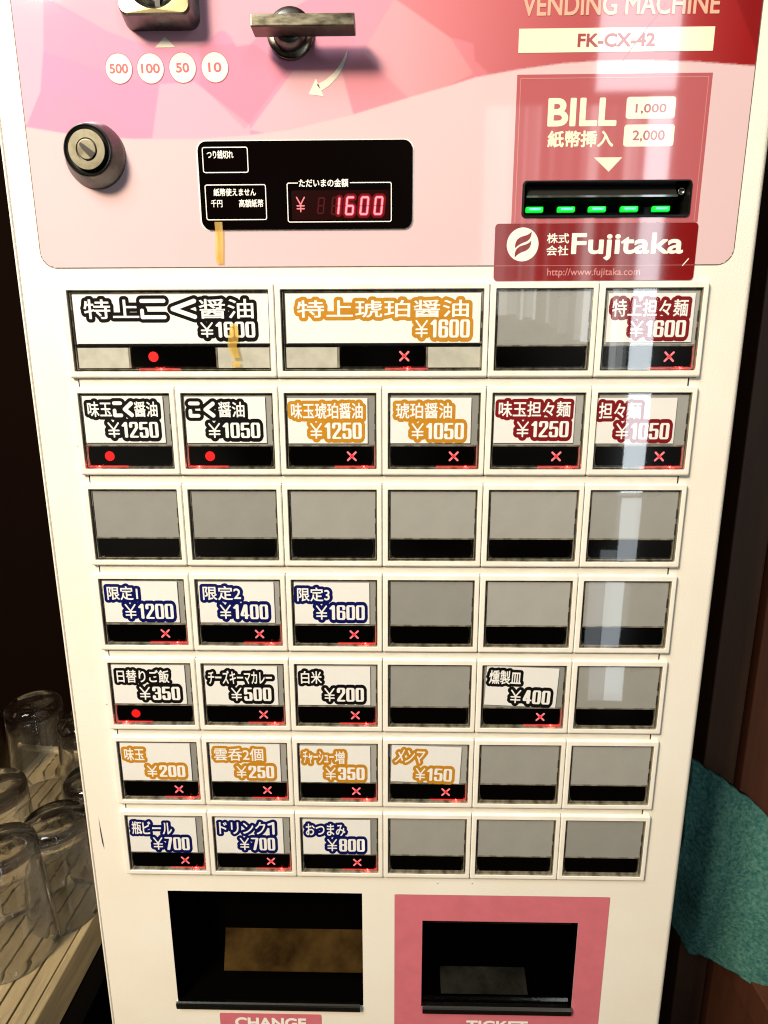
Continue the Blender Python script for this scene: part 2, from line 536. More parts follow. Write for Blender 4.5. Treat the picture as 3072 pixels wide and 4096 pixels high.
def field(shapes, reach, h):
    """signed distance (mm) sampled on a grid; only trusted within reach of the outline"""
    allp = np.concatenate([s['E'].reshape(-1, 2) for s in shapes])
    ext = reach + max(s['hw'] for s in shapes) + 2 * h
    mn, mx = allp.min(0) - ext, allp.max(0) + ext
    nx, nz = int((mx[0] - mn[0]) / h) + 2, int((mx[1] - mn[1]) / h) + 2
    X = mn[0] + np.arange(nx) * h
    Z = mn[1] + np.arange(nz) * h
    F = np.full((nz, nx), 99.0)
    for s in shapes:
        D = np.full((nz, nx), 99.0)
        for (a, b) in s['E']:
            r = reach + s['hw']
            i0 = max(0, int((min(a[0], b[0]) - r - mn[0]) / h))
            i1 = min(nx, int((max(a[0], b[0]) + r - mn[0]) / h) + 2)
            j0 = max(0, int((min(a[1], b[1]) - r - mn[1]) / h))
            j1 = min(nz, int((max(a[1], b[1]) + r - mn[1]) / h) + 2)
            if i0 >= i1 or j0 >= j1:
                continue
            xx = X[i0:i1][None, :] - a[0]
            zz = Z[j0:j1][:, None] - a[1]
            d = b - a
            L = d[0] * d[0] + d[1] * d[1] + 1e-12
            t = np.clip((xx * d[0] + zz * d[1]) / L, 0, 1)
            dd = np.hypot(xx - t * d[0], zz - t * d[1])
            D[j0:j1, i0:i1] = np.minimum(D[j0:j1, i0:i1], dd)
        if len(s['T']):
            ins = np.zeros((nz, nx), bool)
            for tri in s['T']:
                i0 = max(0, int((tri[:, 0].min() - mn[0]) / h))
                i1 = min(nx, int((tri[:, 0].max() - mn[0]) / h) + 2)
                j0 = max(0, int((tri[:, 1].min() - mn[1]) / h))
                j1 = min(nz, int((tri[:, 1].max() - mn[1]) / h) + 2)
                xx = X[i0:i1][None, :]
                zz = Z[j0:j1][:, None]
                (ax, az), (bx, bz), (cx, cz) = tri
                w0 = (bx - ax) * (zz - az) - (bz - az) * (xx - ax)
                w1 = (cx - bx) * (zz - bz) - (cz - bz) * (xx - bx)
                w2 = (ax - cx) * (zz - cz) - (az - cz) * (xx - cx)
                ins[j0:j1, i0:i1] |= ((w0 >= 0) & (w1 >= 0) & (w2 >= 0)) | ((w0 <= 0) & (w1 <= 0) & (w2 <= 0))
            D = np.where(ins, -D, D)
        F = np.minimum(F, D - s['hw'])
    return X, Z, F


def emit(mb, fld, level, y, m, zs=1.0, clip=None):
    """flat faces wherever the field lies below level"""
    X, Z, F = fld
    G = F - level
    if clip:
        cx0, cx1, cz0, cz1 = clip
        G = np.where((X[None, :] < cx0) | (X[None, :] > cx1) | (Z[:, None] < cz0) | (Z[:, None] > cz1), 9.0, G)
    I = G < 0
    nz, nx = G.shape
    full = I[:-1, :-1] & I[1:, :-1] & I[:-1, 1:] & I[1:, 1:]
    anyc = (I[:-1, :-1] | I[1:, :-1] | I[:-1, 1:] | I[1:, 1:]) & ~full
    for j in range(nz - 1):
        row = full[j]
        if row.any():
            idx = np.flatnonzero(np.diff(np.concatenate(([0], row.astype(int), [0]))))
            for a, b in zip(idx[::2], idx[1::2]):
                z0, z1 = Z[j] / zs, Z[j + 1] / zs
                mb.quad((X[a], y, z0), (X[b], y, z0), (X[b], y, z1), (X[a], y, z1), m)
        for i in np.flatnonzero(anyc[j]):
            c = ((i, j), (i + 1, j), (i + 1, j + 1), (i, j + 1))
            pts = []
            for k in range(4):
                p, q = c[k], c[(k + 1) % 4]
                gp_, gq = G[p[1], p[0]], G[q[1], q[0]]
                if gp_ < 0:
                    pts.append((X[p[0]], Z[p[1]]))
                if (gp_ < 0) != (gq < 0):
                    t = gp_ / (gp_ - gq)
                    pts.append((X[p[0]] + t * (X[q[0]] - X[p[0]]), Z[p[1]] + t * (Z[q[1]] - Z[p[1]])))
            if len(pts) >= 3:
                n = len(mb.v)
                mb.v += [(p[0], y, p[1] / zs) for p in pts]
                mb.f.append(list(range(n, n + len(pts))))
                mb.mi.append(m)
                mb.sm.append(False)


def write(mb, text, x0, x1, z0, z1, y, m, r=0.0, h=0.2, shear=0.0, clip=None):
    emit(mb, field([fit(text, x0 + r, x1 - r, z0 + r, z1 - r, shear)], r + 2 * h, h), r, y, m, clip=clip)


# ------------------------------------------------------------------ the setting
ZG = 1300.0      # height of the top edge of the button block, mm
fl = MB()
fl.quad((-3000, -3000, 0), (3000, -3000, 0), (3000, 900, 0), (-3000, 900, 0))
tag(fl.build('floor', 'floor'), kind='structure')
wl = MB()
wl.box(-3000, 3000, 700, 760, 4, 2800)
tag(wl.build('wall', 'wall'), 'dark wall in shadow behind the ticket machine and the glasses', 'wall')

# ------------------------------------------------------------------ the ticket machine
machine = thing('ticket_machine', 'cream white meal ticket vending machine with pink top panel and rows of priced buttons',
                'ticket machine', (0, 0, 0))
O = (0, 0, ZG)

# body behind the door
b = MB()
b.box(-222, 221, 42, 250, -ZG + 6, 262)
b.build('cabinet', 'door', machine, O)

# door: front sheet with openings, rounded sides
PIT = 62.1731
d = MB()
XL, XR, ZT, ZB = -222.6, 221.0, 260.0, -ZG + 8
holes = []
for r in range(7):
    holes.append((-196.5, 196.5, -r * PIT - 55.2, -r * PIT - 1.5))
holes.append((-168.3, -16.4, -556.0, -447.0))
holes.append((30.6, 151.9, -556.0, -471.4))
holes.append((83.9, 181.6, 36.5, 55.6))
xs = sorted({XL, XR} | {q for hh in holes for q in hh[:2]})
zs = sorted({ZB, ZT} | {q for hh in holes for q in hh[2:]})
for i in range(len(xs) - 1):
    for j in range(len(zs) - 1):
        mx, mz = (xs[i] + xs[i + 1]) / 2, (zs[j] + zs[j + 1]) / 2
        if any(hh[0] < mx < hh[1] and hh[2] < mz < hh[3] for hh in holes):
            continue
        d.rect(xs[i], xs[i + 1], zs[j], zs[j + 1], 0)


def side_profile(pts, z0, z1, m=0):
    for (xa, ya), (xb, yb) in zip(pts[:-1], pts[1:]):
        d.add([(xa, ya, z0), (xb, yb, z0), (xb, yb, z1), (xa, ya, z1)], [(0, 1, 2, 3)], m, True)


arc = [(221 + 4.2 * math.sin(math.radians(t)), 4.2 - 4.2 * math.cos(math.radians(t))) for t in range(0, 91, 15)]
side_profile(arc + [(225.2, 40)], ZB, ZT)
side_profile([(-222.6, 0), (-223.0, 0.12), (-223.3, 0.5), (-223.4, 2.2)][::-1], ZB, ZT)
side_profile([(-223.4, 2.2), (-224.0, 2.2)][::-1], ZB, ZT, 1)
side_profile([(-224.0, 2.2), (-224.05, 0.7), (-224.4, 0.3), (-225.3, 0.5), (-225.8, 1.2), (-226.0, 2.4), (-226.0, 40)][::-1], ZB, ZT)
d.quad((-226, 3, ZT), (225.2, 3, ZT), (225.2, 40, ZT), (-226, 40, ZT))
d.build('door', ['door', 'grime'], machine, O)

# recess backing behind the button rows
bk = MB()
bk.rect(-198, 198, -434, 0, 9)
bk.build('button_backing', 'gap', machine, O)

# rails between the rows
rl = MB()
for r in range(1, 7):
    z1 = -r * PIT + 62.17 - 57.4 - 62.17 + 0.0
    zt, zb = -(r - 1) * PIT - 57.3, -r * PIT - 0.2
    rl.box(-193.0, 191.5, -0.9, 0.5, zb + 0.15, zt - 0.15, 0)
    rl.rect(-194.2, -193.2, zb, zt, -0.12, 1)
    rl.rect(191.7, 192.8, zb, zt, -0.12, 1)
    rl.rect(-197, 197, zt - 0.1, zt + 0.6, -0.10, 2)
rl.build('row_rail', ['rail', 'gap', 'grime'], machine, O)


# ---------------- buttons
def bezel_mesh(W, name):
    """white frame with chamfered sides, window with a dark see-through tray behind"""
    m = MB()
    x0, x1, z0, z1 = 0.18, W - 0.18, -56.9, -0.05
    wx0, wx1, wz0, wz1 = 3.8, W - 3.4, -52.8, -4.1

    def ring(ix, iz0, iz1, y):
        return [(p[0], y, p[1]) for p in rrect(x0 + ix, x1 - ix, z0 + iz0, z1 - iz1, 0.9, 3)]

    def wring(e, y, r=0.5):
        return [(p[0], y, p[1]) for p in rrect(wx0 + e, wx1 - e, wz0 + e, wz1 - e, r, 3)]
    m.rings([ring(0, 0, 0, 1.0), ring(0, 0, 0, -1.7), ring(0.12, 0.35, 0.2, -2.4), ring(0.35, 0.9, 0.5, -2.85), ring(0.75, 1.5, 1.0, -3.0),
             wring(-0.25, -3.0), wring(0.0, -2.75)], 0)
    m.rings([wring(0.0, -2.75), wring(0.35, -2.2)], 1)
    m.rings([wring(0.35, -2.2), wring(0.4, 1.6), wring(1.9, 1.9)], 1)
    # moulded inner lip of the clear plastic box
    m.rings([wring(0.9, 1.5), wring(0.95, -1.2), wring(1.35, -1.2), wring(1.4, 1.5)], 1)
    # dark catches along the sides of the plastic box
    for z0_, z1_ in ((-20.5, -14.0), (-31.5, -24.0)):
        m.box(wx0 + 0.5, wx0 + 1.5, -1.32, -1.0, z0_ - 1.5, z1_ - 1.5, 2)
        m.box(wx1 - 1.5, wx1 - 0.5, -1.32, -1.0, z0_ - 3.0, z1_ - 3.0, 2)
    q = wring(1.5, 1.85)
    m.add(q, [tuple(range(len(q)))], 1)
    return m.build(name, ['bezel', 'tray', 'gap']).data, None


def flat_mesh(name, fn, mats):
    m = MB()
    fn(m)
    o = m.build(name, mats)
    return o


tmp = []


def mesh_of(o):
    me = o.data
    bpy.data.objects.remove(o)
    return me


def bez(W, name):
    me, _ = bezel_mesh(W, name)
    for o in [o for o in bpy.data.objects if o.data == me]:
        bpy.data.objects.remove(o)
    return me


BEZ = {66: bez(66, 'push_button'), 132: bez(132, 'push_button_wide')}


def lampstrip(x0, x1, z0=-50.2, z1=-38.4):
    m = MB()
    e = 0.8
    pts = []
    n = 6
    for i in range(n + 1):
        t = i / n
        pts.append((x1 - 0.9 + 0.9 * math.sin(math.pi * t), z0 + (z1 - z0) * t))
    for i in range(n + 1):
        t = i / n
        pts.append((x0 + 0.9 - 0.9 * math.sin(math.pi * t), z1 - (z1 - z0) * t))
    m.poly(pts, -1.3, 0, 2.6)
    return mesh_of(m.build('lamp_window', 'lamp'))


def cover(W):
    m = MB()
    m.rect(4.2, W - 3.8, -52.4, -4.5, -2.55)
    # parting line between card pocket and lamp window
    return mesh_of(m.build('clear_cover', 'cover'))


def insert(W):
    m = MB()
    if W == 66:
        m.box(5.6, 61.2, -1.0, 1.2, -37.0, -5.6)
        m.box(4.9, 61.6, -1.35, 0.6, -37.9, -37.15, 1)
    else:
        m.box(6.2, 128.0, -1.0, 1.2, -37.0, -5.9)
        m.box(5.0, 128.0, -1.5, 0.8, -37.2, -36.2, 2)
        m.box(6.0, 38.0, -1.0, 1.2, -50.6, -38.2, 3)
        m.box(94.8, 128.0, -1.0, 1.2, -50.6, -38.2, 3)
        m.box(38.2, 39.4, -1.2, 1.2, -50.6, -38.2, 1)
        m.box(93.6, 94.6, -1.2, 1.2, -50.6, -38.2, 1)
    return mesh_of(m.build('blank_insert', ['insert', 'tray', 'black', 'frost'], None, bevel=None))


LAMP = {66: lampstrip(6.0, 60.0), 132: lampstrip(39.9, 93.3, -49.8, -37.7)}
COVER = {66: cover(66), 132: cover(132)}
INSERT = {66: insert(66), 132: insert(132)}


def dot(cx, cz):
    m = MB()
    m.poly(ngon(cx, cz, 3.15, 36), -1.42, 0, 0.2)
    return mesh_of(m.build('status_lamp', 'lamp_red'))


def cross(cx, cz):
    m = MB()
    a = 2.55
    emit(m, field([strokes([[(cx - a, cz - a), (cx + a, cz + a)], [(cx - a, cz + a), (cx + a, cz - a)]], 0.62)], 1.2, 0.12), 0.0, -1.42, 0)
    emit(m, field([strokes([[(cx - .9, cz - .9), (cx + .9, cz + .9)], [(cx - .9, cz + .9), (cx + .9, cz - .9)]], 0.36)], 1.2, 0.12), 0.0, -1.46, 1)
    return mesh_of(m.build('status_lamp', ['lamp_pink', 'lamp_red']))


SYM = {('o', 66): dot(19.8, -44.4), ('x', 66): cross(46.3, -44.4), ('o', 132): dot(54.0, -43.7), ('x', 132): cross(80.0, -43.7)}


def edge_glow(x0, x1, side):  # emissive strips that paint the lamp's red spill along the window edge
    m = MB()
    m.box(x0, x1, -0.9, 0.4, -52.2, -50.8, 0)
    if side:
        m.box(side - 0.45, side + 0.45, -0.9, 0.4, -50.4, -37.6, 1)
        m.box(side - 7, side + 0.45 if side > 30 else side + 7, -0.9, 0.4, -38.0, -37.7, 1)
    return mesh_of(m.build('painted_edge_glow', ['glow_red', 'glow_dim']))


EDGE_GLOW = {('o', 66): edge_glow(5.4, 31, 5.2), ('x', 66): edge_glow(35, 61.0, 61.3), ('o', 132): edge_glow(44, 70, 0), ('x', 132): edge_glow(68, 95, 0)}


# hand-drawn poster letters for the shapes the built-in font draws differently
def ko(x0, x1, z0, z1, hw):
    t = (z1 - z0)
    return strokes([[(x0 + hw, z1 - hw), (x1 - hw, z1 - hw)], [(x0 + hw, z0 + 0.42 * t), (x0 + hw, z0 + hw), (x1 - hw, z0 + hw)]], hw)


def ku(x0, x1, z0, z1, hw):
    zm = (z0 + z1) / 2
    return strokes([[(x1 - hw, z1 - hw), (x0 + hw, zm), (x1 - hw, z0 + hw)]], hw)


def yen(x0, x1, z0, z1, hw):
    xm = (x0 + x1) / 2
    t = z1 - z0
    return strokes([[(x0 + hw, z1 - hw), (xm, z0 + 0.52 * t), (x1 - hw, z1 - hw)], [(xm, z0 + 0.52 * t), (xm, z0 + hw)],
                    [(x0 + hw, z0 + 0.47 * t), (x1 - hw, z0 + 0.47 * t)], [(x0 + hw, z0 + 0.25 * t), (x1 - hw, z0 + 0.25 * t)]], hw)


DIG = {
    '0': [[(0, .1), (0, .9), (.1, 1), (.9, 1), (1, .9), (1, .1), (.9, 0), (.1, 0), (0, .1)]],
    '1': [[(.15, .80), (.62, 1), (.62, 0)]],
    '2': [[(0, .72), (0, .92), (.1, 1), (.9, 1), (1, .92), (1, .66), (.06, .12), (0, 0), (1, 0)]],
    '3': [[(0, .76), (0, .92), (.1, 1), (.9, 1), (1, .92), (1, .60), (.86, .52), (.45, .52), (.86, .52), (1, .44), (1, .08), (.9, 0), (.1, 0), (0, .08), (0, .26)]],
    '4': [[(.74, 0), (.74, 1), (.62, 1), (0, .32), (0, .22), (1.08, .22)]],
    '5': [[(.95, 1), (.06, 1), (0, .55), (.1, .60), (.9, .60), (1, .52), (1, .08), (.9, 0), (.1, 0), (0, .08), (0, .26)]],
    '6': [[(1, .76), (1, .92), (.9, 1), (.1, 1), (0, .92), (0, .08), (.1, 0), (.9, 0), (1, .08), (1, .50), (.9, .57), (.0, .57)]],
    '7': [[(0, 1), (1, 1), (1, .92), (.42, 0)]],
    '8': [[(.1, 1), (.9, 1), (1, .92), (1, .60), (.88, .52), (.12, .52), (0, .60), (0, .92), (.1, 1)], [(.12, .52), (0, .44), (0, .08), (.1, 0), (.9, 0), (1, .08), (1, .44), (.88, .52)]],
}


def digits(text, x0, x1, z0, z1, hw):
    """heavy condensed poster numerals as thick strokes"""
    wts = [0.74 if c == '1' else 1.0 for c in text]
    cell = (x1 - x0) / sum(wts)
    paths = []
    x = x0
    for c, wt in zip(text, wts):
        wd = cell * wt
        g = 0.05 * cell
        for p in DIG[c]:
            if c == '1':
                paths.append([(x + wd * 0.02 + hw * 0.6 + u * (wd - 1.2 * hw), z0 + hw + v * (z1 - z0 - 2 * hw)) for u, v in p])
            else:
                paths.append([(x + g + hw + u * (wd - 2 * g - 2 * hw), z0 + hw + v * (z1 - z0 - 2 * hw)) for u, v in p])
        x += wd
    return strokes(paths, hw)


def price_card(ink, title, tb, price, pb, cb, tilt=0.0, shear=0.0, clip=None):
    """printed paper card; title is text or a list of (text, start, end) in fractions of the title box"""
    m = MB()
    x0, x1, z0, z1 = cb
    ccx, ccz = (x0 + x1) / 2, (z0 + z1) / 2
    pts = [(x0, z0), (x1, z0), (x1, z1), (x0, z1)]
    a = math.radians(tilt)
    if tilt:
        pts = [(ccx + math.cos(a) * (p[0] - ccx) - math.sin(a) * (p[1] - ccz), ccz + math.sin(a) * (p[0] - ccx) + math.cos(a) * (p[1] - ccz)) for p in pts]
    m.poly(pts, -1.75, 0, 0.3)
    shapes_t = []
    tx0, tx1, tz0, tz1 = tb
    big = (tz1 - tz0) > 10.4
    rt = 0.16
    for s, f0, f1 in ([(title, 0, 1)] if isinstance(title, str) else title):
        xa, xb = tx0 + f0 * (tx1 - tx0), tx0 + f1 * (tx1 - tx0)
        if s == 'こ':
            shapes_t.append(ko(xa, xb, tz0, tz1, 1.0))
        elif s == '1':
            shapes_t.append(strokes([[(xa, tz1 - 2.2), (xb - .8, tz1 - .8), (xb - .8, tz0 + .7)]], 0.75))
        elif s == 'く':
            shapes_t.append(ku(xa, xb, tz0, tz1, 1.15))
        else:
            shapes_t.append(fit(s, xa + rt, xb - rt, tz0 + rt, tz1 - rt, shear))
    px0, px1, pz0, pz1 = pb
    n4 = len(price) == 4
    yw = (px1 - px0) * (0.225 if n4 else 0.255)
    dx = (px1 - px0) * (0.265 if n4 else 0.30)
    ys = yen(px0, px0 + yw, pz0, pz1 - 0.2, 0.52)
    kz = 1.7
    hs = 0.170 * (px1 - px0 - dx) / len(price)
    ds = digits(price, px0 + dx, px1, pz0 * kz, pz1 * kz, hs)
    if tilt:
        shapes_t = [rotated(s, ccx, ccz, a) for s in shapes_t]
        ys = rotated(ys, ccx, ccz, a)
    H = 0.16
    y1, y2 = -1.82, -1.88
    # title letters, yen sign and digits share one thick outline
    de = ds['E'].copy()
    de[..., 1] /= kz
    od = dict(T=ds['T'], E=de, hw=hs * 0.8)
    if tilt:
        od = rotated(od, ccx, ccz, a)
    emit(m, field(shapes_t + [ys, od], 3.2, 0.2), 2.3, y1, 1, clip=clip)
    emit(m, field(shapes_t, 0.6, H), rt, y2, 2, clip=clip)
    emit(m, field([ys], 0.6, H), 0.0, y2, 2)
    n0 = len(m.v)
    emit(m, field([ds], 1.3, H), 0.0, y2, 2, zs=kz)
    if tilt:
        for q in range(n0, len(m.v)):
            vx, vy, vz = m.v[q]
            m.v[q] = (ccx + math.cos(a) * (vx - ccx) - math.sin(a) * (vz - ccz), vy, ccz + math.sin(a) * (vx - ccx) + math.cos(a) * (vz - ccz))
    return mesh_of(m.build('price_card', ['card', ink, 'ink_white']))


INKNAME = {'black': 'black', 'amber': 'amber', 'red': 'dark red', 'navy': 'navy blue'}
KOKU = [('味玉', 0, .345), ('こ', .365, .50), ('く', .51, .655), ('醤油', .668, 1)]
BUTTONS = {
    (0, 0): (132, 'o', 'black', [('特上', 0, .325), ('こ', .335, .485), ('く', .515, .665), ('醤油', .68, 1)], (13.0, 118.8, -20.9, -9.3), '1600', (85.3, 119.6, -32.2, -22.8), (6.5, 127.9, -35.7, -6.5)),
    (0, 2): (132, 'x', 'amber', '特上琥珀醤油', (13.7, 119.5, -20.6, -10.3), '1600', (86.8, 120.7, -32.6, -21.9), (6.7, 126.7, -35.7, -6.4)),
    (0, 4): (66,),
    (0, 5): (66, 'x', 'red', '特上担々麺', (8.8, 54.7, -20.6, -10.5), '1600', (20.7, 54.8, -32.7, -22.8), (6.3, 58.5, -35.7, -7.0)),
    (1, 0): (66, 'o', 'black', KOKU, (8.6, 53.9, -19.0, -9.3), '1250', (20.7, 53.8, -32.3, -22.2), (5.7, 57.6, -35.6, -5.9)),
    (1, 1): (66, 'o', 'black', [('こ', 0, .20), ('く', .27, .47), ('醤油', .53, 1)], (8.1, 44.0, -19.3, -9.5), '1050', (20.1, 53.8, -32.5, -22.7), (5.7, 57.4, -35.7, -6.3)),
    (1, 2): (66, 'x', 'amber', '味玉琥珀醤油', (7.8, 53.7, -20.3, -10.2), '1250', (19.9, 53.3, -33.1, -22.7), (5.6, 56.7, -36.0, -7.3)),
    (1, 3): (66, 'x', 'amber', '琥珀醤油', (8.8, 44.6, -20.2, -10.2), '1050', (19.0, 52.8, -33.3, -22.9), (5.4, 56.7, -35.9, -7.1)),
    (1, 4): (66, 'x', 'red', '味玉担々麺', (8.1, 53.5, -19.2, -9.3), '1250', (20.1, 53.4, -32.0, -21.8), (5.5, 56.3, -35.7, -6.3)),
    (1, 5): (66, 'x', 'red', '担々麺', (5.4, 31.9, -20.4, -10.1), '1050', (17.1, 51.1, -33.3, -23.0), (4.5, 54.0, -36.0, -7.3)),
    (3, 0): (66, 'x', 'navy', '限定1', (8.4, 29.7, -19.6, -9.6), '1200', (19.8, 53.8, -33.3, -22.3), (5.7, 57.2, -35.9, -6.1)),
    (3, 1): (66, 'x', 'navy', '限定2', (8.7, 34.9, -19.3, -9.2), '1400', (19.9, 53.5, -33.1, -22.4), (5.8, 57.6, -35.8, -6.3)),
    (3, 2): (66, 'x', 'navy', '限定3', (7.6, 29.9, -19.9, -9.9), '1600', (20.3, 54.1, -33.3, -22.6), (5.6, 57.0, -36.3, -6.4)),
    (4, 0): (66, 'o', 'black', '日替りご飯', (8.9, 46.3, -19.8, -9.8), '350', (24.3, 53.6, -33.2, -22.8), (5.6, 57.6, -36.2, -6.2)),
    (4, 1): (66, 'x', 'black', 'チーズキーマカレー', (8.1, 53.6, -20.2, -9.9), '500', (24.1, 53.0, -33.3, -22.9), (5.7, 57.4, -36.5, -6.5)),
    (4, 2): (66, 'x', 'black', '白米', (8.2, 23.0, -19.6, -9.8), '200', (24.6, 53.0, -33.3, -22.6), (5.7, 57.2, -36.2, -6.2)),
    (4, 4): (66, 'x', 'black', '燻製皿', (8.6, 31.0, -19.4, -8.8), '400', (24.7, 53.0, -33.6, -23.0), (6.6, 57.0, -35.8, -5.8), -2.3),
    (5, 0): (66, 'x', 'amber', '味玉', (8.2, 22.9, -20.4, -10.1), '200', (24.1, 52.6, -33.7, -24.1), (5.6, 56.9, -36.7, -6.0)),
    (5, 1): (66, 'x', 'amber', '雲呑2個', (8.4, 44.7, -19.7, -9.3), '250', (24.4, 52.4, -33.9, -23.7), (5.6, 56.8, -36.8, -5.8)),
    (5, 2): (66, 'x', 'amber', [('チャーシュー', 0, .74), ('増', .76, 1)], (7.6, 38.2, -21.5, -11.1), '350', (24.0, 53.0, -34.6, -24.3), (5.5, 56.8, -36.8, -7.0)),
    (5, 3): (66, 'x', 'amber', 'メンマ', (8.4, 28.7, -20.7, -9.6), '150', (24.3, 51.2, -34.6, -24.2), (6.2, 56.6, -36.2, -6.4), -2.0, 0.2),
    (6, 0): (66, 'x', 'navy', [('瓶', 0, .25), ('ビール', .27, 1)], (7.9, 38.4, -21.2, -10.0), '700', (23.3, 51.2, -34.9, -23.6), (5.6, 56.6, -36.8, -6.6)),
    (6, 1): (66, 'x', 'navy', [('ドリンク', 0, .84), ('1', .90, 1)], (8.4, 50.2, -20.1, -9.3), '700', (23.5, 50.5, -34.2, -23.2), (5.6, 56.5, -36.8, -6.1)),
    (6, 2): (66, 'x', 'navy', 'おつまみ', (7.9, 37.6, -20.7, -10.3), '800', (23.9, 52.5, -34.3, -23.3), (5.6, 56.5, -36.8, -6.9)),
}
for r in range(2, 7):
    for c in range(6):
        BUTTONS.setdefault((r, c), (66,))

for (r, c), spec in sorted(BUTTONS.items()):
    W = spec[0]
    # the block stands very slightly taller row by row, as measured
    loc = (-198 + 66 * c, 0, ZG - r * PIT)
    bt = link('push_button', BEZ[W], machine, loc)
    link('blank_insert', INSERT[W], bt)
    link('lamp_window', LAMP[W], bt)
    cv = link('clear_cover', COVER[W], bt)
    # covers sit a hair out of true, so each one mirrors a slightly different bit of the room
    cv.rotation_euler = (random.uniform(-0.010, 0.010), 0, random.uniform(-0.012, 0.012))
    cv.location = (0, 0, 0)
    if len(spec) > 1:
        _, sym, ink, title, tb, price, pb, cb = spec[:8]
        tilt = spec[8] if len(spec) > 8 else 0.0
        sh = spec[9] if len(spec) > 9 else 0.0
        clip = (cb[0], cb[1], cb[2], cb[3]) if (r, c) == (1, 5) else None
        link('price_card', price_card(ink, title, tb, price, pb, cb, tilt, sh, clip), bt)
        link('status_lamp', SYM[(sym, W)], bt)
        name = title if isinstance(title, str) else ''.join(t[0] for t in title)
        tag(bt, '%sbutton with %s lettered card %s ¥%s and lit red %s' % ('wide ' if W == 132 else '', INKNAME[ink], name, price, 'dot' if sym == 'o' else 'cross'))
        # the red lamp shining into the clear plastic of its button
        sx = {('o', 66): 12.0, ('x', 66): 54.0, ('o', 132): 58.0, ('x', 132): 82.0}[(sym, W)]
        L = bpy.data.lights.new('indicator_glow', 'POINT')
        L.energy = 0.009
        L.color = (1.0, 0.03, 0.03)
        L.shadow_soft_size = 0.0006
        lo = bpy.data.objects.new('indicator_glow', L)
        COL.objects.link(lo)
        lo.parent = bt
        lo.location = (sx * K, -1.2 * K, -51.2 * K)
        link('painted_edge_glow', EDGE_GLOW[(sym, W)], bt)
    else:
        tag(bt, 'unused button with blank grey insert and dark lamp window')

# ---------------- graphic panel (printed sheet on the upper door)
CURVE = [(-215, 88.3), (-207.5, 86.9), (-186.9, 83.6), (-165, 81.4), (-144.4, 80.2), (-108.8, 79.8), (-80, 81.4), (-53.1, 84.2), (-17.8, 91.5), (17.1, 100.6),
         (39.3, 106.1), (53.5, 110.1), (77.4, 113.8), (103.2, 116.7), (125, 117.8), (142.8, 118.0), (177.5, 116.8), (215, 114.0)]
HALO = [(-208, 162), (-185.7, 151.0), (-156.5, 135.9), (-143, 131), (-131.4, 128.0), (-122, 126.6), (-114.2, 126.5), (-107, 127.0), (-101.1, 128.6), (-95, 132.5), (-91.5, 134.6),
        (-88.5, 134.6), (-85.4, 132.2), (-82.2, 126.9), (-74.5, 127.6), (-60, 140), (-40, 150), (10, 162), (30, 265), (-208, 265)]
FACETS = [
    ([(-215, 160), (-190, 151), (-193.1, 126.6), (-197.6, 105.3), (-207.8, 88.1), (-215, 86)], (255, 226, 232), 0.45),
    ([(-127.8, 108.4), (-107.6, 109.4), (-76.6, 87.0), (-76.9, 76), (-135.5, 76)], (255, 222, 228), 0.42),
    ([(-104.4, 108.2), (-79.5, 84.7), (-51.9, 116.1), (-72.9, 128.3), (-103.1, 127.9)], (232, 132, 152), 0.40),
    ([(-76.8, 84.4), (-50.2, 114.6), (-22.6, 113.5), (-15.1, 88), (-44.2, 78)], (255, 226, 222), 0.45),
    ([(-21.8, 113.5), (-10.5, 123.2), (17.3, 100.0), (-14.3, 88)], (240, 142, 148), 0.38),
    ([(-10.5, 123.2), (8, 150), (38.8, 130.1), (52.7, 112), (17.3, 98)], (250, 196, 188), 0.30),
    ([(-197.6, 105.3), (-170, 100), (-135.5, 80), (-190, 76), (-207.8, 88)], (240, 160, 184), 0.35),
    ([(-190, 151), (-193, 126), (-150, 112), (-127, 108), (-131, 127), (-156, 136)], (248, 180, 198), 0.30),
]
RED = [(7.4, 149.5), (38.8, 130.1), (52.0, 127), (53.2, 118.5), (66.4, 108), (220, 108), (220, 270), (-20, 270), (-20, 165)]


def srgb(c):
    c = np.asarray(c, float) / 255.0
    return np.where(c <= 0.04045, c / 12.92, ((c + 0.055) / 1.055) ** 2.4)


def in_poly(P, X, Z):
    ins = np.zeros(X.shape, bool)
    n = len(P)
    for i in range(n):
        (x1, z1), (x2, z2) = P[i], P[(i + 1) % n]
        if z1 == z2:
            continue
        cr = ((z1 > Z) != (z2 > Z)) & (X < (x2 - x1) * (Z - z1) / (z2 - z1) + x1)
        ins ^= cr
    return ins


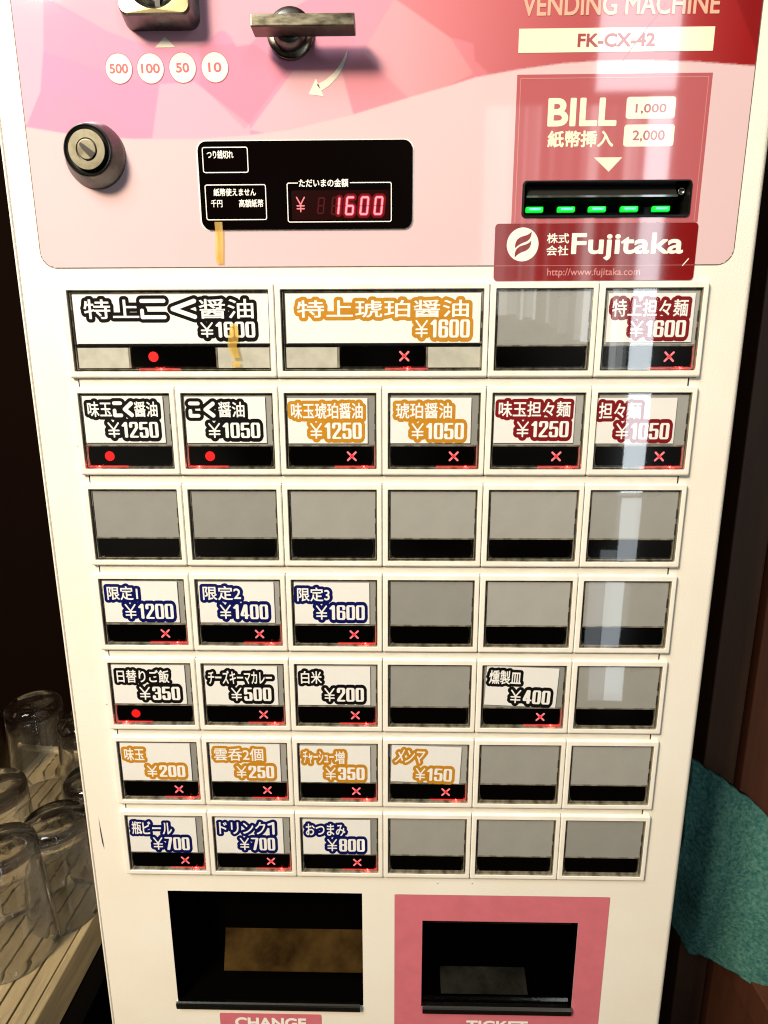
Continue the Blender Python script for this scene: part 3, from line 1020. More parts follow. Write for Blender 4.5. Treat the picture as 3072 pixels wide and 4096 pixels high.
def panel_sheet():
    x0, x1, z0, z1, h = -208.6, 210.8, 9.5, 255.0, 0.75
    nx, nz = int((x1 - x0) / h) + 1, int((z1 - z0) / h) + 1
    gx = np.linspace(x0, x1, nx)
    gz = np.linspace(z0, z1, nz)
    X, Z = np.meshgrid(gx, gz)
    # printed artwork: pale field below a curve, pink to red facets above it
    def artwork(X, Z):
        t = (X - x0) / (x1 - x0)
        stops = [0.0, 0.30, 0.52, 0.62, 0.8, 1.0]
        cols = srgb([(212, 146, 180), (212, 146, 176), (210, 146, 164), (204, 122, 134), (180, 84, 90), (158, 54, 58)])
        C = np.stack([np.interp(t, stops, cols[:, k]) for k in range(3)], -1)
        for P, col, a in FACETS:
            k = in_poly(P, X, Z)
            C[k] = C[k] * (1 - 0.8 * a) + srgb(col) * 0.8 * a * 0.8
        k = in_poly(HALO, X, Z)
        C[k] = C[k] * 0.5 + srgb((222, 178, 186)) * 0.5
        k = in_poly(RED, X, Z)
        tr = np.clip((X + 10) / 215, 0, 1)
        cr = np.stack([np.interp(tr, [0, .25, .5, .85, 1], srgb([(208, 136, 148), (196, 114, 122), (178, 90, 96), (158, 52, 54), (140, 30, 32)])[:, q]) for q in range(3)], -1)
        C[k] = cr[k]
        k = in_poly([(196.4, 146.6), (210.2, 122.5), (216, 108), (216, 200), (170, 200)], X, Z)
        C[k] = C[k] * 0.8
        cz = np.interp(X, [p[0] for p in CURVE], [p[1] for p in CURVE])
        C[Z < cz] = srgb((212, 184, 190))
        return C
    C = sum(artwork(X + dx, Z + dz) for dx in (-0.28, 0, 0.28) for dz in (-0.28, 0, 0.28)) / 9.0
    idx = np.arange(nx * nz).reshape(nz, nx)
    F = np.stack([idx[:-1, :-1], idx[:-1, 1:], idx[1:, 1:], idx[1:, :-1]], -1).reshape(-1, 4)
    mx = (X[:-1, :-1] + X[1:, 1:]).ravel() / 2
    mz = (Z[:-1, :-1] + Z[1:, 1:]).ravel() / 2
    keep = ~((mx > 84.2) & (mx < 181.3) & (mz > 36.8) & (mz < 55.3))
    # rounded lower corners
    for cx, sgn in ((x0 + 9, -1), (x1 - 9, 1)):
        keep &= ~(((mx - cx) * sgn > 0) & (mz < z0 + 9) & (np.hypot(mx - cx, mz - (z0 + 9)) > 9))
    F = F[keep]
    V = np.stack([X.ravel() * K, np.full(X.size, -0.25 * K), Z.ravel() * K], -1)
    me = bpy.data.meshes.new('graphic_panel')
    me.from_pydata(V.tolist(), [], F.tolist())
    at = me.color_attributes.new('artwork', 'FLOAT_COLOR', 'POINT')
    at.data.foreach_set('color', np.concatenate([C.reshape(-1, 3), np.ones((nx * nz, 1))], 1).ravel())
    m = bpy.data.materials.new('printed_panel_artwork')
    m.use_nodes = True
    nt = m.node_tree
    p = nt.nodes['Principled BSDF']
    a = nt.nodes.new('ShaderNodeVertexColor')
    a.layer_name = 'artwork'
    tc = nt.nodes.new('ShaderNodeTexCoord')
    n = nt.nodes.new('ShaderNodeTexNoise')
    n.inputs['Scale'].default_value = 14
    n.inputs['Detail'].default_value = 6
    nt.links.new(tc.outputs['Object'], n.inputs['Vector'])
    mr = nt.nodes.new('ShaderNodeMapRange')
    mr.inputs['To Min'].default_value = 0.95
    mr.inputs['To Max'].default_value = 1.04
    nt.links.new(n.outputs['Fac'], mr.inputs['Value'])
    mu = nt.nodes.new('ShaderNodeMix')
    mu.data_type = 'RGBA'
    mu.blend_type = 'MULTIPLY'
    mu.inputs['Factor'].default_value = 1.0
    nt.links.new(a.outputs['Color'], mu.inputs['A'])
    nt.links.new(mr.outputs['Result'], mu.inputs['B'])
    nt.links.new(mu.outputs['Result'], p.inputs['Base Color'])
    p.inputs['Roughness'].default_value = 0.06
    p.inputs['Coat Weight'].default_value = 0.5
    p.inputs['Coat Roughness'].default_value = 0.02
    n2 = nt.nodes.new('ShaderNodeTexNoise')
    n2.inputs['Scale'].default_value = 18
    nt.links.new(tc.outputs['Object'], n2.inputs['Vector'])
    bmp = nt.nodes.new('ShaderNodeBump')
    bmp.inputs['Strength'].default_value = 0.06
    bmp.inputs['Distance'].default_value = 0.001
    nt.links.new(n2.outputs['Fac'], bmp.inputs['Height'])
    nt.links.new(bmp.outputs['Normal'], p.inputs['Coat Normal'])
    me.materials.append(m)
    return link('graphic_panel', me, machine, O)


panel = panel_sheet()
# thin dark line along the sheet's edge
pe = MB()
out = [(-208.9, 255), (-208.9, 18.5)] + [(-208.6 + 9 - 9.3 * math.cos(math.radians(a)), 18.5 - 9.3 * math.sin(math.radians(a))) for a in range(0, 91, 15)] + \
      [(210.8 - 9 + 9.3 * math.sin(math.radians(a)), 18.5 - 9.3 * math.cos(math.radians(a))) for a in range(0, 91, 15)] + [(211.1, 255)]
emit(pe, field([strokes([out], 0.28)], 0.8, 0.25), 0.0, -0.10, 0)
pe.build('sheet_edge', 'grime', panel)

# printed marks on the panel
pr = MB()
YP = -0.40
for (cx, cz), s in (((-150.6, 116.5), '500'), ((-132.3, 116.4), '100'), ((-113.8, 116.6), '50'), ((-95.2, 116.6), '10')):
    pr.poly(ngon(cx, cz, 7.6), YP, 0)
    emit(pr, field([strokes([ngon(cx, cz, 7.75) + [ngon(cx, cz, 7.75)[0]]], 0.16)], 0.5, 0.2), 0, YP - 0.04, 1)
    wd = {3: 5.4, 2: 3.8}[len(s)]
    write(pr, s, cx - wd, cx + wd, cz - 2.5, cz + 2.5, YP - 0.06, 1, 0.18)
pr.poly([(-128.8, 126.8), (-117.2, 126.8), (-122.8, 132.2)], YP, 0)
pr.build('coin_value_print', ['panel_white', 'grey_text'], panel)

ar = MB()
sw = [(-19.0, 124.8), (-19.8, 120.5), (-22.0, 115.5), (-25.5, 110.6), (-30.0, 106.6), (-34.3, 104.2)]
si = [(-37.0, 107.3), (-32.0, 109.6), (-27.0, 113.2), (-23.4, 117.4), (-20.6, 121.6)]
ar.poly([sw[0], sw[1], si[4]], YP)
for a_, b_, c_, d_ in ((sw[1], sw[2], si[3], si[4]), (sw[2], sw[3], si[2], si[3]), (sw[3], sw[4], si[1], si[2]), (sw[4], sw[5], si[0], si[1])):
    ar.poly([a_, b_, c_, d_], YP)
ar.poly([(-37.4, 110.4), (-41.9, 102.4), (-33.2, 101.4)], YP)
ar.build('turn_arrow_print', 'panel_white', panel)

tt = MB()
write(tt, 'VENDING MACHINE', 78.7, 187.6, 139.9, 150.3, YP - 0.06, 3, 0.25)
tt.rect(77.4, 186.2, 122.0, 133.85, YP, 1)
write(tt, 'FK-CX-42', 110.4, 153.6, 124.4, 131.2, YP - 0.06, 2, 0.30)
tt.build('title_print', ['cream_label', 'cream_label', 'maroon', 'tan_title'], panel)

bp = MB()
hole = (83.8, 181.7, 36.4, 55.7)
for a_ in ((77.4, hole[0], 33, 111.2), (hole[1], 187.6, 33, 111.2), (hole[0], hole[1], 33, hole[2]), (hole[0], hole[1], hole[3], 111.2)):
    bp.rect(*a_, -0.33, 0)
emit(bp, field([strokes([[(79.5, 33.5), (79.5, 109.2), (185.5, 109.2), (185.5, 33.5)]], 0.22)], 0.6, 0.2), 0, YP, 1)
write(bp, 'BILL', 95.8, 135.4, 84.6, 99.2, YP, 2, 0.65)
write(bp, '紙幣挿入', 96.4, 134.5, 73.6, 82.4, YP, 2, 0.28)
bp.poly(rrect(140.4, 168.3, 88.2, 99.4, 1.6), YP, 2)
bp.poly(rrect(140.2, 169.0, 73.8, 85.2, 1.6), YP, 2)
write(bp, '1,000', 145.7, 163.3, 90.6, 95.8, YP - 0.06, 3, 0.14)
write(bp, '2,000', 145.2, 163.7, 76.2, 82.2, YP - 0.06, 3, 0.14)
bp.poly([(123.9, 68.2), (133.0, 60.6), (140.3, 68.2)], YP, 2)
bp.build('bill_print', ['rose', 'rose_line', 'cream_label', 'maroon'], panel)

# brand sticker over the panel's lower edge
st = MB()
st.poly(rrect(68.0, 188.3, 0.5, 32.8, 2.2), -0.62, 0, 0.3)
st.poly(ngon(84.7, 21.1, 9.5), -0.70, 1)


def bez_pts(P, n=8):
    o_ = []
    for i in range(n + 1):
        t = i / n
        o_.append(((1 - t) ** 2 * P[0][0] + 2 * t * (1 - t) * P[1][0] + t * t * P[2][0], (1 - t) ** 2 * P[0][1] + 2 * t * (1 - t) * P[1][1] + t * t * P[2][1]))
    return o_


for dz in (0.0, -5.1):
    top = bez_pts([(80.3, 19.0 + dz), (79.6, 24.6 + dz), (85.0, 25.8 + dz)]) + bez_pts([(85.0, 25.8 + dz), (88.6, 26.6 + dz), (89.8, 28.4 + dz)])
    low = bez_pts([(89.8, 28.4 + dz), (89.9, 23.8 + dz), (86.4, 22.6 + dz)]) + bez_pts([(86.4, 22.6 + dz), (82.0, 21.2 + dz), (80.3, 19.0 + dz)])
    T = top + low[1:-1]
    ccx, ccz = sum(p[0] for p in T) / len(T), sum(p[1] for p in T) / len(T)
    for i in range(len(T)):
        p, q = T[i], T[(i + 1) % len(T)]
        st.add([(p[0], -0.76, p[1]), (q[0], -0.76, q[1]), (ccx, -0.76, ccz)], [(0, 1, 2)], 0)
write(st, '株式', 99.1, 112.3, 21.6, 27.3, -0.70, 1, 0.1)
write(st, '会社', 99.1, 112.3, 14.8, 20.5, -0.70, 1, 0.1)
write(st, 'Fujitaka', 113.9, 180.6, 11.9, 27.3, -0.70, 1, 0.45, 0.15)
write(st, 'http://www.fujitaka.com', 100.3, 156.2, 2.2, 7.6, -0.70, 2, 0.03, 0.16)
st.rect(68.4, 188.0, 9.0, 9.22, -0.66, 2)
emit(st, field([strokes([[(181.2, 8.8), (184.3, 12.6)]], 0.3)], 0.8, 0.15), 0, -0.72, 1)
st.build('brand_sticker', ['sticker', 'sticker_white', 'rose_line'], machine, O)

# scratch across the title print
sc_ = MB()
emit(sc_, field([strokes([[(157.8, 145.8), (152.6, 138.5), (149.0, 134.2)], [(149.0, 134.2), (143.0, 126.6), (136.4, 117.6)]], 0.17)], 0.6, 0.15), 0, YP - 0.12, 0)
sc_.build('scratch', 'maroon', panel)

# ---------------- coin slot
cs = MB()
CX, CZ = -123.5, 154.5


def sq(hx, hz, r, y):
    return [(p[0], y, p[1]) for p in rrect(CX - hx, CX + hx, CZ - hz, CZ + hz, r, 8)]


cs.rings([sq(21.5, 19.5, 6, 0), sq(21.0, 19.0, 5.5, -3), sq(19.6, 17.6, 4.5, -11.5), sq(18.9, 16.9, 4.2, -12.8)], 0)
n = len(sq(1, 1, .5, 0))
dish = [[(CX + rr * math.cos(2 * math.pi * (i + 0.5) / n + math.pi * 1.5), yy, CZ + rr * math.sin(2 * math.pi * (i + 0.5) / n + math.pi * 1.5)) for i in range(n)]
        for rr, yy in ((15.2, -13.0), (14.0, -11.5), (12.5, -9.0), (10.5, -6.0), (7.0, -4.2), (0.01, -3.6))]
cs.rings([sq(18.9, 16.9, 4.2, -12.8), dish[0]], 1)
cs.rings(dish, 2, smooth=True)
coin = cs.build('coin_slot', ['metal_dark', 'brass', 'metal_pale'], machine, O, normals=True)
cg = MB()
cg.box(CX - 1.4, CX + 1.4, -6.4, -3.2, CZ - 11, CZ + 11)
cg.build('coin_opening', 'pit', coin)

# ---------------- return lever
lv = MB()
lv.turned(-51.2, 132.6, [(13.2, 0), (13.2, -1.6), (12.6, -2.4), (9.8, -2.7)], m=1)
lv.turned(-51.2, 132.6, [(9.8, -2.7), (9.6, -4.5), (8.2, -9.0), (7.6, -9.4), (0.01, -9.4)], m=0)
lever = lv.build('return_lever', ['metal_dark', 'metal_pale'], machine, O)
lb = MB()
lb.box(-69.7, -13.7, -20.0, -9.0, 126.9, 132.9)
bar = lb.build('lever_bar', 'metal_face', lever, bevel=0.7)
# the worn underside of the bar stays inside one mesh

# ---------------- lock
lk = MB()
LX, LZ = -169.0, 71.3
lk.turned(LX, LZ, [(18.0, 0), (18.0, -1.0), (17.4, -2.0), (14.3, -9.2), (13.6, -10.2), (13.2, -10.4)], m=0)
lk.turned(LX, LZ, [(13.2, -10.4), (12.9, -10.2), (12.6, -9.2), (10.9, -9.0)], m=1)
lk.turned(LX, LZ, [(10.9, -9.0), (10.8, -10.7), (10.5, -11.0), (6.2, -11.0), (6.0, -10.5), (5.6, -10.4)], m=2, smooth=False)
lk.turned(LX, LZ, [(5.6, -10.4), (5.4, -11.2), (5.0, -11.3), (0.01, -11.3)], m=2, smooth=False)
lock = lk.build('lock', ['metal_dark', 'pit', 'lock_face'], machine, O)
kh = MB()
kh.poly([(-4.6, -0.7), (-2.0, -1.5), (5.2, -2.0), (5.2, 1.9), (-2.0, 1.2), (-4.6, 0.7)], -0.25, 0, 0.25)
k_ = kh.build('keyhole', 'pit', lock, (LX, -11.35, LZ))
k_.rotation_euler = (0, math.radians(42), 0)

# ---------------- amount display
dp = MB()
dp.poly(rrect(-109.0, 19.0, 29.8, 78.9, 5.6), -0.50, 1, 0.4)  # white rim painted in for the highlight along the display's edge
dp.poly(rrect(-108.0, 18.2, 30.4, 78.3, 5.2), -1.20, 0, 0.9)
disp = dp.build('amount_display', ['display', 'print_white'], machine, O)
tx = MB()
YD = -1.28


def frame(x0, x1, z0, z1, gap=None):
    q = rrect(x0, x1, z0, z1, 1.1, 4)
    if gap is None:
        paths = [q + [q[0]]]
    else:
        paths = [[(gap[0], z1), (x0 + 1, z1)] + [p for p in rrect(x0, x1, z0, z1, 1.1, 4) if 0][:0], ]
        paths = [[(gap[0], z1), (x0 + .7, z1), (x0, z1 - .7), (x0, z0 + .7), (x0 + .7, z0), (x1 - .7, z0), (x1, z0 + .7), (x1, z1 - .7), (x1 - .7, z1), (gap[1], z1)]]
    emit(tx, field([strokes(paths, 0.26)], 0.8, 0.16), 0, YD, 0)


frame(-105.1, -78.6, 61.6, 75.0)
frame(-104.8, -68.8, 35.8, 54.9)
frame(-55.9, 5.8, 34.3, 55.6, (-49.6, -18.4))
write(tx, 'つり銭切れ', -102.6, -86.9, 69.0, 73.4, YD, 0, 0.08, 0.15)
write(tx, '紙幣使えません', -99.9, -74.6, 48.8, 53.0, YD, 0, 0.08, 0.15)
write(tx, '千円', -101.8, -95.0, 42.7, 46.9, YD, 0, 0.06, 0.15)
write(tx, '高額紙幣', -85.0, -70.4, 42.6, 47.0, YD, 0, 0.06, 0.15)
write(tx, 'ただいまの金額', -48.9, -19.6, 53.3, 57.8, YD, 0, 0.10, 0.15)
tx.build('display_print', 'print_white', disp)
SEG = {'a': [(0, 1), (1, 1)], 'b': [(1, 1), (1, .5)], 'c': [(1, .5), (1, 0)], 'd': [(0, 0), (1, 0)], 'e': [(0, .5), (0, 0)], 'f': [(0, 1), (0, .5)], 'g': [(0, .5), (1, .5)]}
ON = {'0': 'abcdef', '1': 'bc', '6': 'acdefg', '8': 'abcdefg'}


def seven(mb, ch, x0, z0, wd, ht, hw, y, m, segs=None):
    paths = []
    for s_ in (segs if segs is not None else ON[ch]):
        (ax, az), (bx, bz) = SEG[s_]
        f = 0.13
        if az == bz:
            ax, bx = ax + f * 0.9, bx - f * 0.9
        else:
            dz = (bz - az)
            az, bz = az + dz * f * 1.0, bz - dz * f * 1.0
        sl = 1.0
        P = lambda u, v: (x0 + u * wd + v * sl, z0 + v * ht)
        paths.append([P(ax, az), P(bx, bz)])
    if paths:
        emit(mb, field([strokes(paths, hw)], 0.8, 0.14), 0, y, m)


bd = MB()
bd.poly(rrect(-53.5, 4.6, 35.4, 51.6, 1.0), YD + 0.03, 0)
bd.build('display_bed', 'digit_bed', disp)
dg = MB()
for ch, x0 in (('1', -30.2), ('6', -21.6), ('0', -13.0), ('0', -4.6)):
    seven(dg, ch, x0 + 0.3, 38.4, 4.0, 9.2, 2.1, YD + 0.01, 4)  # wider dim shapes paint the red glow around the digit
    seven(dg, ch, x0 + 0.3, 38.4, 4.0, 9.2, 1.0, YD - 0.03, 3)
    seven(dg, ch, x0 + 0.3, 38.4, 4.0, 9.2, 0.52, YD - 0.06, 0)
    seven(dg, ch, x0 + 0.3, 38.4, 4.0, 9.2, 0.50, YD, 1, [q for q in 'abcdefg' if q not in ON[ch]])
seven(dg, '8', -38.2, 39.0, 3.4, 8.4, 0.4, YD, 1)
yx, yz = -48.2, 40.0
emit(dg, field([strokes([[(yx - 2.3, yz + 7.8), (yx, yz + 3.8), (yx + 2.3, yz + 7.8)], [(yx, yz + 3.8), (yx, yz)], [(yx - 2.1, yz + 3.2), (yx + 2.1, yz + 3.2)], [(yx - 2.1, yz + 1.6), (yx + 2.1, yz + 1.6)]], 0.34)], 0.8, 0.14), 0, YD - 0.02, 2)
dg.build('lit_digits', ['digit', 'digit_off', 'lamp_pink', 'digit_halo', 'digit_glow'], disp)

# ---------------- bill slot
bs = MB()


def rr3(x0, x1, z0, z1, r, y):
    return [(p[0], y, p[1]) for p in rrect(x0, x1, z0, z1, r, 5)]


bs.rings([rr3(83.2, 182.2, 35.9, 56.1, 2.4, -0.36), rr3(83.3, 182.1, 36.0, 56.0, 2.3, -1.1), rr3(84.4, 181.0, 37.0, 55.2, 1.8, -1.3), rr3(85.0, 180.4, 38.2, 54.6, 1.6, 4.0), rr3(85.2, 180.2, 38.4, 54.4, 1.5, 26)], 0)
q = rr3(85.2, 180.2, 38.4, 54.4, 1.5, 26)
bs.add(q, [tuple(range(len(q)))], 0)
slot = bs.build('bill_slot', 'pit', machine, O)
sp = MB()
sp.quad((86.5, 1.0, 48.4), (174.5, 1.0, 48.4), (174.5, 4.5, 54.4), (86.5, 4.5, 54.4), 0)
sp.box(86.0, 175.0, 0.4, 3.0, 47.2, 48.3, 0)
sp.quad((86.0, 0.6, 47.2), (175.0, 0.6, 47.2), (175.0, 14, 45.0), (86.0, 14, 45.0), 0)
sp.quad((86.0, 1.5, 38.6), (175.0, 1.5, 38.6), (175.0, 14, 41.5), (86.0, 14, 41.5), 0)
sp.build('slot_plate', 'slot_gloss', slot)
for cx in (91.3, 110.1, 128.5, 147.5, 166.2):
    g = MB()
    g.box(-5.2, 5.2, -0.6, 2.2, -1.5, 1.5)
    gl_ = g.build('green_lamp', 'green', slot, (cx, 1.6, 41.0), bevel=0.8)
    g = MB()
    g.box(-3.2, 3.6, -0.9, -0.5, -0.5, 0.6)
    g.build('lamp_core', 'green_core', gl_, bevel=0.25)
rv = MB()
rv.turned(0, 0, [(2.0, 1.0), (2.0, -0.4), (1.6, -0.6), (1.2, 0.2), (0.01, 0.3)])
rvo = rv.build('slot_rivet', 'metal_dark', slot, (178.0, 3.5, 50.8))

# ---------------- change and ticket openings
ch_ = MB()


def recess(mb, x0, x1, z0, z1, dep, m):
    mb.quad((x0, 0.01, z0), (x0, dep, z0), (x0, dep, z1), (x0, 0.01, z1), m)
    mb.quad((x1, 0.01, z0), (x1, dep, z0), (x1, dep, z1), (x1, 0.01, z1), m)
    mb.quad((x0, 0.01, z1), (x1, 0.01, z1), (x1, dep, z1), (x0, dep, z1), m)
    mb.quad((x0, 0.01, z0), (x1, 0.01, z0), (x1, dep, z0), (x0, dep, z0), m)
    mb.quad((x0, dep, z0), (x1, dep, z0), (x1, dep, z1), (x0, dep, z1), m)


recess(ch_, -168.3, -16.4, -556, -447, 40, 0)
chg = ch_.build('change_tray', 'pit_matte', machine, O)
rp_ = MB()
rpp = [(10, -534.5), (16, -531.5), (23, -529), (29, -526.5), (33.5, -524.5), (37.0, -521.5)]
for (ya, za), (yb, zb) in zip(rpp[:-1], rpp[1:]):
    rp_.add([(-132 - (ya - 10) * .2, ya, za), (-17, ya, za), (-17, yb, zb), (-132 - (yb - 10) * .2, yb, zb)], [(0, 1, 2, 3)], 0, True)
rp_.quad((-132, 10, -534.5), (-17, 10, -534.5), (-17, 10.5, -536), (-132, 10.5, -536), 0)
rp_.build('coin_ramp', 'chute', chg, normals=True)
for p_ in bpy.data.objects['coin_ramp'].data.polygons:
    p_.use_smooth = True


def lip(x0, x1, z0, z1, name, par):
    m = MB()
    prof = [(1.0, z1), (-2.2, z1), (-3.4, z1 - 0.5), (-4.0, z1 - 1.6), (-4.0, z1 - 2.4), (-3.2, z0 + 1.2), (-2.0, z0), (1.0, z0)]
    a_ = [(x0, y_, z_) for y_, z_ in prof]
    b_ = [(x1, y_, z_) for y_, z_ in prof]
    nn = len(prof)
    for i in range(nn - 1):
        m.add([a_[i], b_[i], b_[i + 1], a_[i + 1]], [(0, 1, 2, 3)], 0 if i < 4 else 1)
    m.add(a_, [tuple(range(nn))], 1)
    m.add(b_, [tuple(range(nn))], 1)
    return m.build(name, ['chrome', 'pit'], par)


lip(-168.6, -19.0, -560.3, -552.4, 'tray_lip', chg)
ps = MB()
psx = [(8.8, 30.6, -700, -447.2), (151.9, 174.6, -700, -447.2), (30.6, 151.9, -471.4, -447.2), (30.6, 151.9, -700, -556.0)]
for a_ in psx:
    ps.rect(*a_, -0.30, 0)
emit(ps, field([strokes([[(9.0, -600), (9.0, -448.2), (9.8, -447.4), (173.8, -447.4), (174.5, -448.2), (174.5, -600)]], 0.22)], 0.7, 0.2), 0, -0.2, 1)
write(ps, 'TICKET', 67.6, 117.8, -579.5, -569.0, -0.42, 2, 0.45)
tkp = ps.build('ticket_surround', ['pink_sheet', 'grime', 'print_white'], machine, O)
tk = MB()
recess(tk, 30.6, 151.9, -556, -471.4, 40, 0)
tkt = tk.build('ticket_tray', 'pit_matte', machine, O)
rt_ = MB()
rt_.quad((47, 6, -550), (118, 6, -550), (118, 22, -541), (47, 22, -541), 0)
rt_.quad((34, 8, -482), (149, 8, -482), (149, 20, -474), (34, 20, -474), 0)
rt_.build('ticket_ramp', 'chute_grey', tkt)
fp = MB()
fp.quad((31.4, 2.0, -551.4), (149.4, 2.0, -551.4), (149.4, 5.0, -475.6), (31.4, 5.0, -475.6))
fp.build('ticket_flap', 'smoke', tkt)
lip(31.6, 151.0, -560.6, -552.4, 'tray_lip', tkt)
cl = MB()
cl.poly(rrect(-134.8, -51.0, -640, -566.0, 1.5), -0.30, 0, 0.25)
write(cl, 'CHANGE', -122.4, -63.5, -580.6, -570.0, -0.42, 1, 0.55)
cl.build('change_label', ['pink_sheet', 'print_white'], machine, O)

# ---------------- tape and scuffs
tp = MB()


def ribbon(mb, pts, y, m=0):
    for (l0, r0, z0), (l1, r1, z1) in zip(pts[:-1], pts[1:]):
        mb.quad((l0, y, z0), (r0, y, z0), (r1, y, z1), (l1, y, z1), m)


ribbon(tp, [(-100.4, -95.7, 34.6), (-100.2, -95.6, 30), (-100.6, -95.9, 22), (-101.0, -96.4, 15), (-100.6, -96.6, 11.2)], -1.34)
tp.build('tape_strip', 'tape', machine, O)
tp = MB()
ribbon(tp, [(-93.4, -90.0, -24), (-94.6, -89.0, -28), (-95.8, -89.4, -34), (-96.2, -90.6, -37.2), (-94.4, -89.6, -42), (-93.6, -88.9, -44.6)], -3.05)
ribbon(tp, [(-94.2, -89.2, -46.6), (-94.0, -89.0, -50.2)], -3.05)
tp.build('tape_strip', 'tape', machine, O)
sf = MB()
sf.poly([(-215.6, -381), (-214.9, -392), (-214.1, -404), (-214.0, -410), (-215.2, -404), (-215.7, -394)], -0.05)
for x_, z_ in ((68.5, -436.6), (-200.5, 30), (42, -437)):
    sf.poly(ngon(x_, z_, 0.45, 8), -0.05)
sf.build('scuff_mark', 'scuff', machine, O)

# ------------------------------------------------------------------ left: slatted wooden tray with upturned glasses
TZ = 700.0
tray = thing('slatted_tray', 'pale wooden slatted drying tray under the upturned glasses left of the machine', 'tray', (-0.44, 0.2, 0.66))
OX, OY, OZ = -440.0, 200.0, 660.0
sl = MB()
x = -310.0
i = 0
while x > -700:
    sl.box(x - 14.6 - OX, x - OX, -160 - OY, 398 - OY, TZ - 10 - OZ, TZ - OZ, 0)
    x -= 16.4
sl.build('slats', 'wood_tray', tray, bevel=1.0)
sr = MB()
sr.box(-308.5 - OX, -300.5 - OX, -170 - OY, 408 - OY, TZ - 40 - OZ, TZ + 1 - OZ)
sr.build('side_rail', 'wood_tray', tray, bevel=1.5)
br = MB()
br.box(-720 - OX, -309 - OX, 400 - OY, 412 - OY, TZ - 40 - OZ, TZ + 2 - OZ)
br.build('back_rail', 'rail_pale', tray, bevel=1.5)
bb = MB()
bb.box(-720 - OX, -309 - OX, -165 - OY, 399 - OY, TZ - 38 - OZ, TZ - 12 - OZ)
bb.build('tray_base', 'wood_tray', tray)
tb_ = MB()
tb_.box(-900, -300, -175, 500, 620, 658)
for px_ in (-880, -345):
    for py_ in (-150, 440):
        tb_.box(px_, px_ + 40, py_, py_ + 40, 3, 620)
tag(tb_.build('side_table', 'floor'), 'dark low table carrying the slatted tray of glasses', 'table')


def tumbler(label, cx, cy, r_rim, r_base, h, z=TZ + 0.6):
    """upturned tumbler: rim on the tray, thick rounded base on top"""
    o = MB()
    t = 2.6
    prof = [(r_rim - t * 0.5, 0.0), (r_rim, 1.0)]
    for k in range(1, 9):
        f = k / 9
        prof.append((r_rim + (r_base - r_rim) * f, 1 + (h - 13) * f))
    prof += [(r_base, h - 9), (r_base - 1.2, h - 5), (r_base - 4, h - 1.8), (r_base - 8, h - 0.4), (r_base * 0.55, h - 0.2), (r_base * 0.35, h - 1.8), (0.01, h - 2.4)]
    o.turned_z(0, 0, prof)
    inner = [(r_rim - t * 0.5, 0.0), (r_rim - t, 1.0)]
    for k in range(1, 9):
        f = k / 9
        inner.append((r_rim - t + (r_base - r_rim) * f, 1 + (h - 22) * f))
    inner += [(r_base - t, h - 20), (r_base - t - 3, h - 15), (r_base * 0.6, h - 12.5), (0.01, h - 12)]
    o.turned_z(0, 0, inner)
    ob = o.build('tumbler', 'glass', None, (cx, cy, z), normals=True)
    for p_ in ob.data.polygons:
        p_.use_smooth = True
    return tag(ob, label, 'glass', 'upturned glasses on the tray')


tumbler('large clear upturned tumbler nearest the viewer, cut off by the left picture edge', -362, 84, 40, 32, 120)
tumbler('clear upturned tumbler beside the lower machine edge, just behind the nearest one', -335, 128, 35, 31, 112)
tumbler('clear upturned tumbler half hidden behind the machine edge, low on the tray', -332, 200, 36, 31, 108)
tumbler('tall clear upturned tumbler standing at the back before the dark wall', -455, 300, 38, 33, 140)
tumbler('clear upturned tumbler at the back, cut by the machine edge', -385, 290, 37, 32, 125)
tumbler('clear upturned tumbler with a dark curved base edge at the left picture edge', -412, 150, 37, 33, 132)

jr = MB()
jr.turned_z(0, 0, [(0.01, 0), (34, 0), (36, 3), (35, 60), (28, 95), (22, 105), (22, 120), (0.01, 121)])
tag(jr.build('jar', 'jar', None, (-556, 330, TZ + 0.6), normals=True), 'dark brown jar behind the glasses at the left picture edge', 'jar')

# ------------------------------------------------------------------ right: wooden wall boards and teal towel
ww = thing('wooden_wall', 'dark reddish brown wooden boards standing right of the machine', 'wooden wall', (0.5, 0.23, 0.0))
bx = MB()
bx.box(351 - 500, 387 - 500, 205 - 230, 240 - 230, 5, 2500)
bx.build('board', 'wood_wall', ww, bevel=2.0)
bx = MB()
bx.box(389 - 500, 640 - 500, 196 - 230, 240 - 230, 5, 2500)
bx.build('board', 'wood_wall_red', ww, bevel=2.0)
bn = MB()
bn.box(398, 900, -300, 190, 560, 600)
bn.box(860, 890, -290, 185, 3, 560)
tag(bn.build('bench', 'wood_wall_red', None, bevel=2.0), 'reddish brown wooden bench end below the teal towel', 'bench')

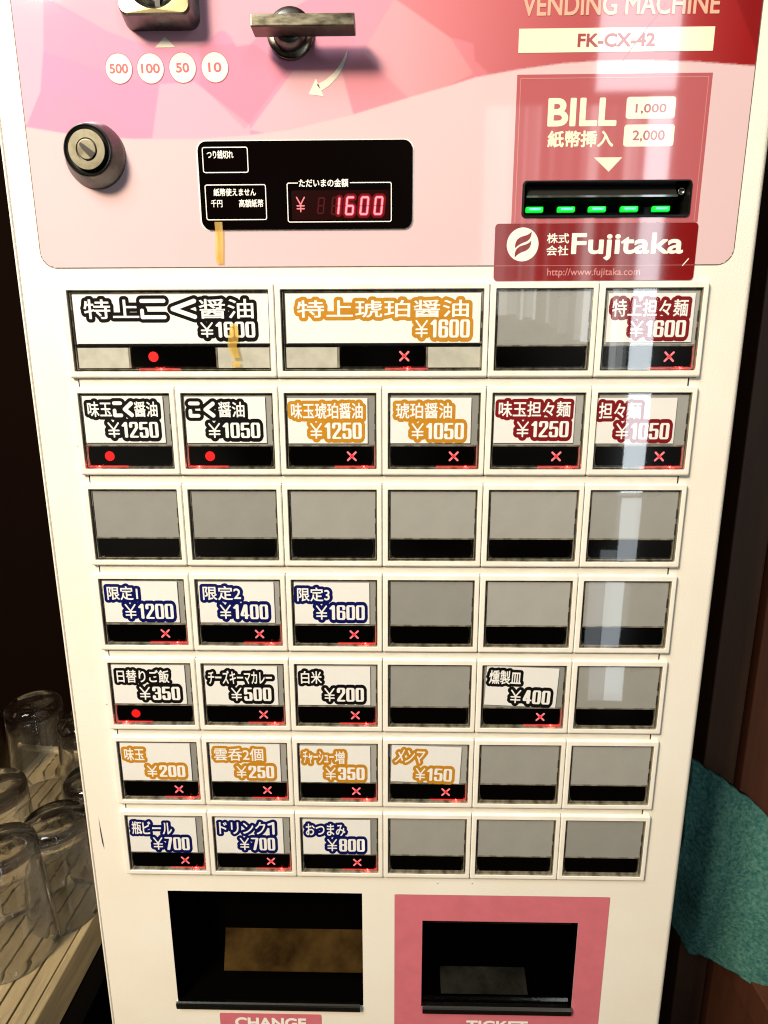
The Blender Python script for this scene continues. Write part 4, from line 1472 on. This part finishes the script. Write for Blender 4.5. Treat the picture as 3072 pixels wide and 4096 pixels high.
# towel: a folded cloth with thickness, hanging askew in front of the boards
tw = MB()
TOP = [(322, -452), (338, -459), (358, -470), (386, -493), (424, -531), (470, -560), (520, -580)]
BOT = [(316, -650), (335, -676), (361, -694), (406, -707), (451, -715), (490, -720), (530, -724)]
nu, nv = 130, 120
rt2 = random.Random(5)
vs = []
for j in range(nv + 1):
    v = j / nv
    for i in range(nu + 1):
        u = i / nu * (len(TOP) - 1)
        k = min(int(u), len(TOP) - 2)
        f = u - k
        ax_ = TOP[k][0] + f * (TOP[k + 1][0] - TOP[k][0])
        az_ = TOP[k][1] + f * (TOP[k + 1][1] - TOP[k][1])
        bx_ = BOT[k][0] + f * (BOT[k + 1][0] - BOT[k][0])
        bz_ = BOT[k][1] + f * (BOT[k + 1][1] - BOT[k][1])
        s_ = i / nu
        x_ = ax_ + v * (bx_ - ax_) + 1.2 * math.sin(17 * v + 3 * s_)
        z_ = az_ + v * (bz_ - az_) + 1.0 * math.sin(31 * s_) + 0.6 * math.sin(77 * s_)
        y_ = 176 - 26 * math.sin(min(1.0, s_ * 1.6) * math.pi / 2) + 7 * math.sin(5.5 * s_ * math.pi + 2.0 * v) * (0.3 + v) - 10 * math.sin(math.pi * v)
        vs.append((x_ + rt2.uniform(-.3, .3), y_ + rt2.uniform(-.55, .55), z_ + rt2.uniform(-.3, .3)))
back = [(p[0], p[1] + 9 + 4 * math.sin(p[2] * 0.05), p[2]) for p in vs]
N = (nu + 1) * (nv + 1)
fs = []
for j in range(nv):
    for i in range(nu):
        a0 = j * (nu + 1) + i
        fs.append((a0, a0 + 1, a0 + nu + 2, a0 + nu + 1))
        fs.append((N + a0, N + a0 + nu + 1, N + a0 + nu + 2, N + a0 + 1))
for i in range(nu):
    fs.append((i, N + i, N + i + 1, i + 1))
    a0 = nv * (nu + 1) + i
    fs.append((a0, a0 + 1, N + a0 + 1, N + a0))
for j in range(nv):
    a0 = j * (nu + 1)
    fs.append((a0, a0 + nu + 1, N + a0 + nu + 1, N + a0))
    a0 += nu
    fs.append((a0, N + a0, N + a0 + nu + 1, a0 + nu + 1))
tw.add(vs + back, fs, 0, True)
two = tw.build('towel', 'towel', None, (0, 0, ZG), normals=True)
tag(two, 'teal green terry towel hanging in folds beside the machine', 'towel')
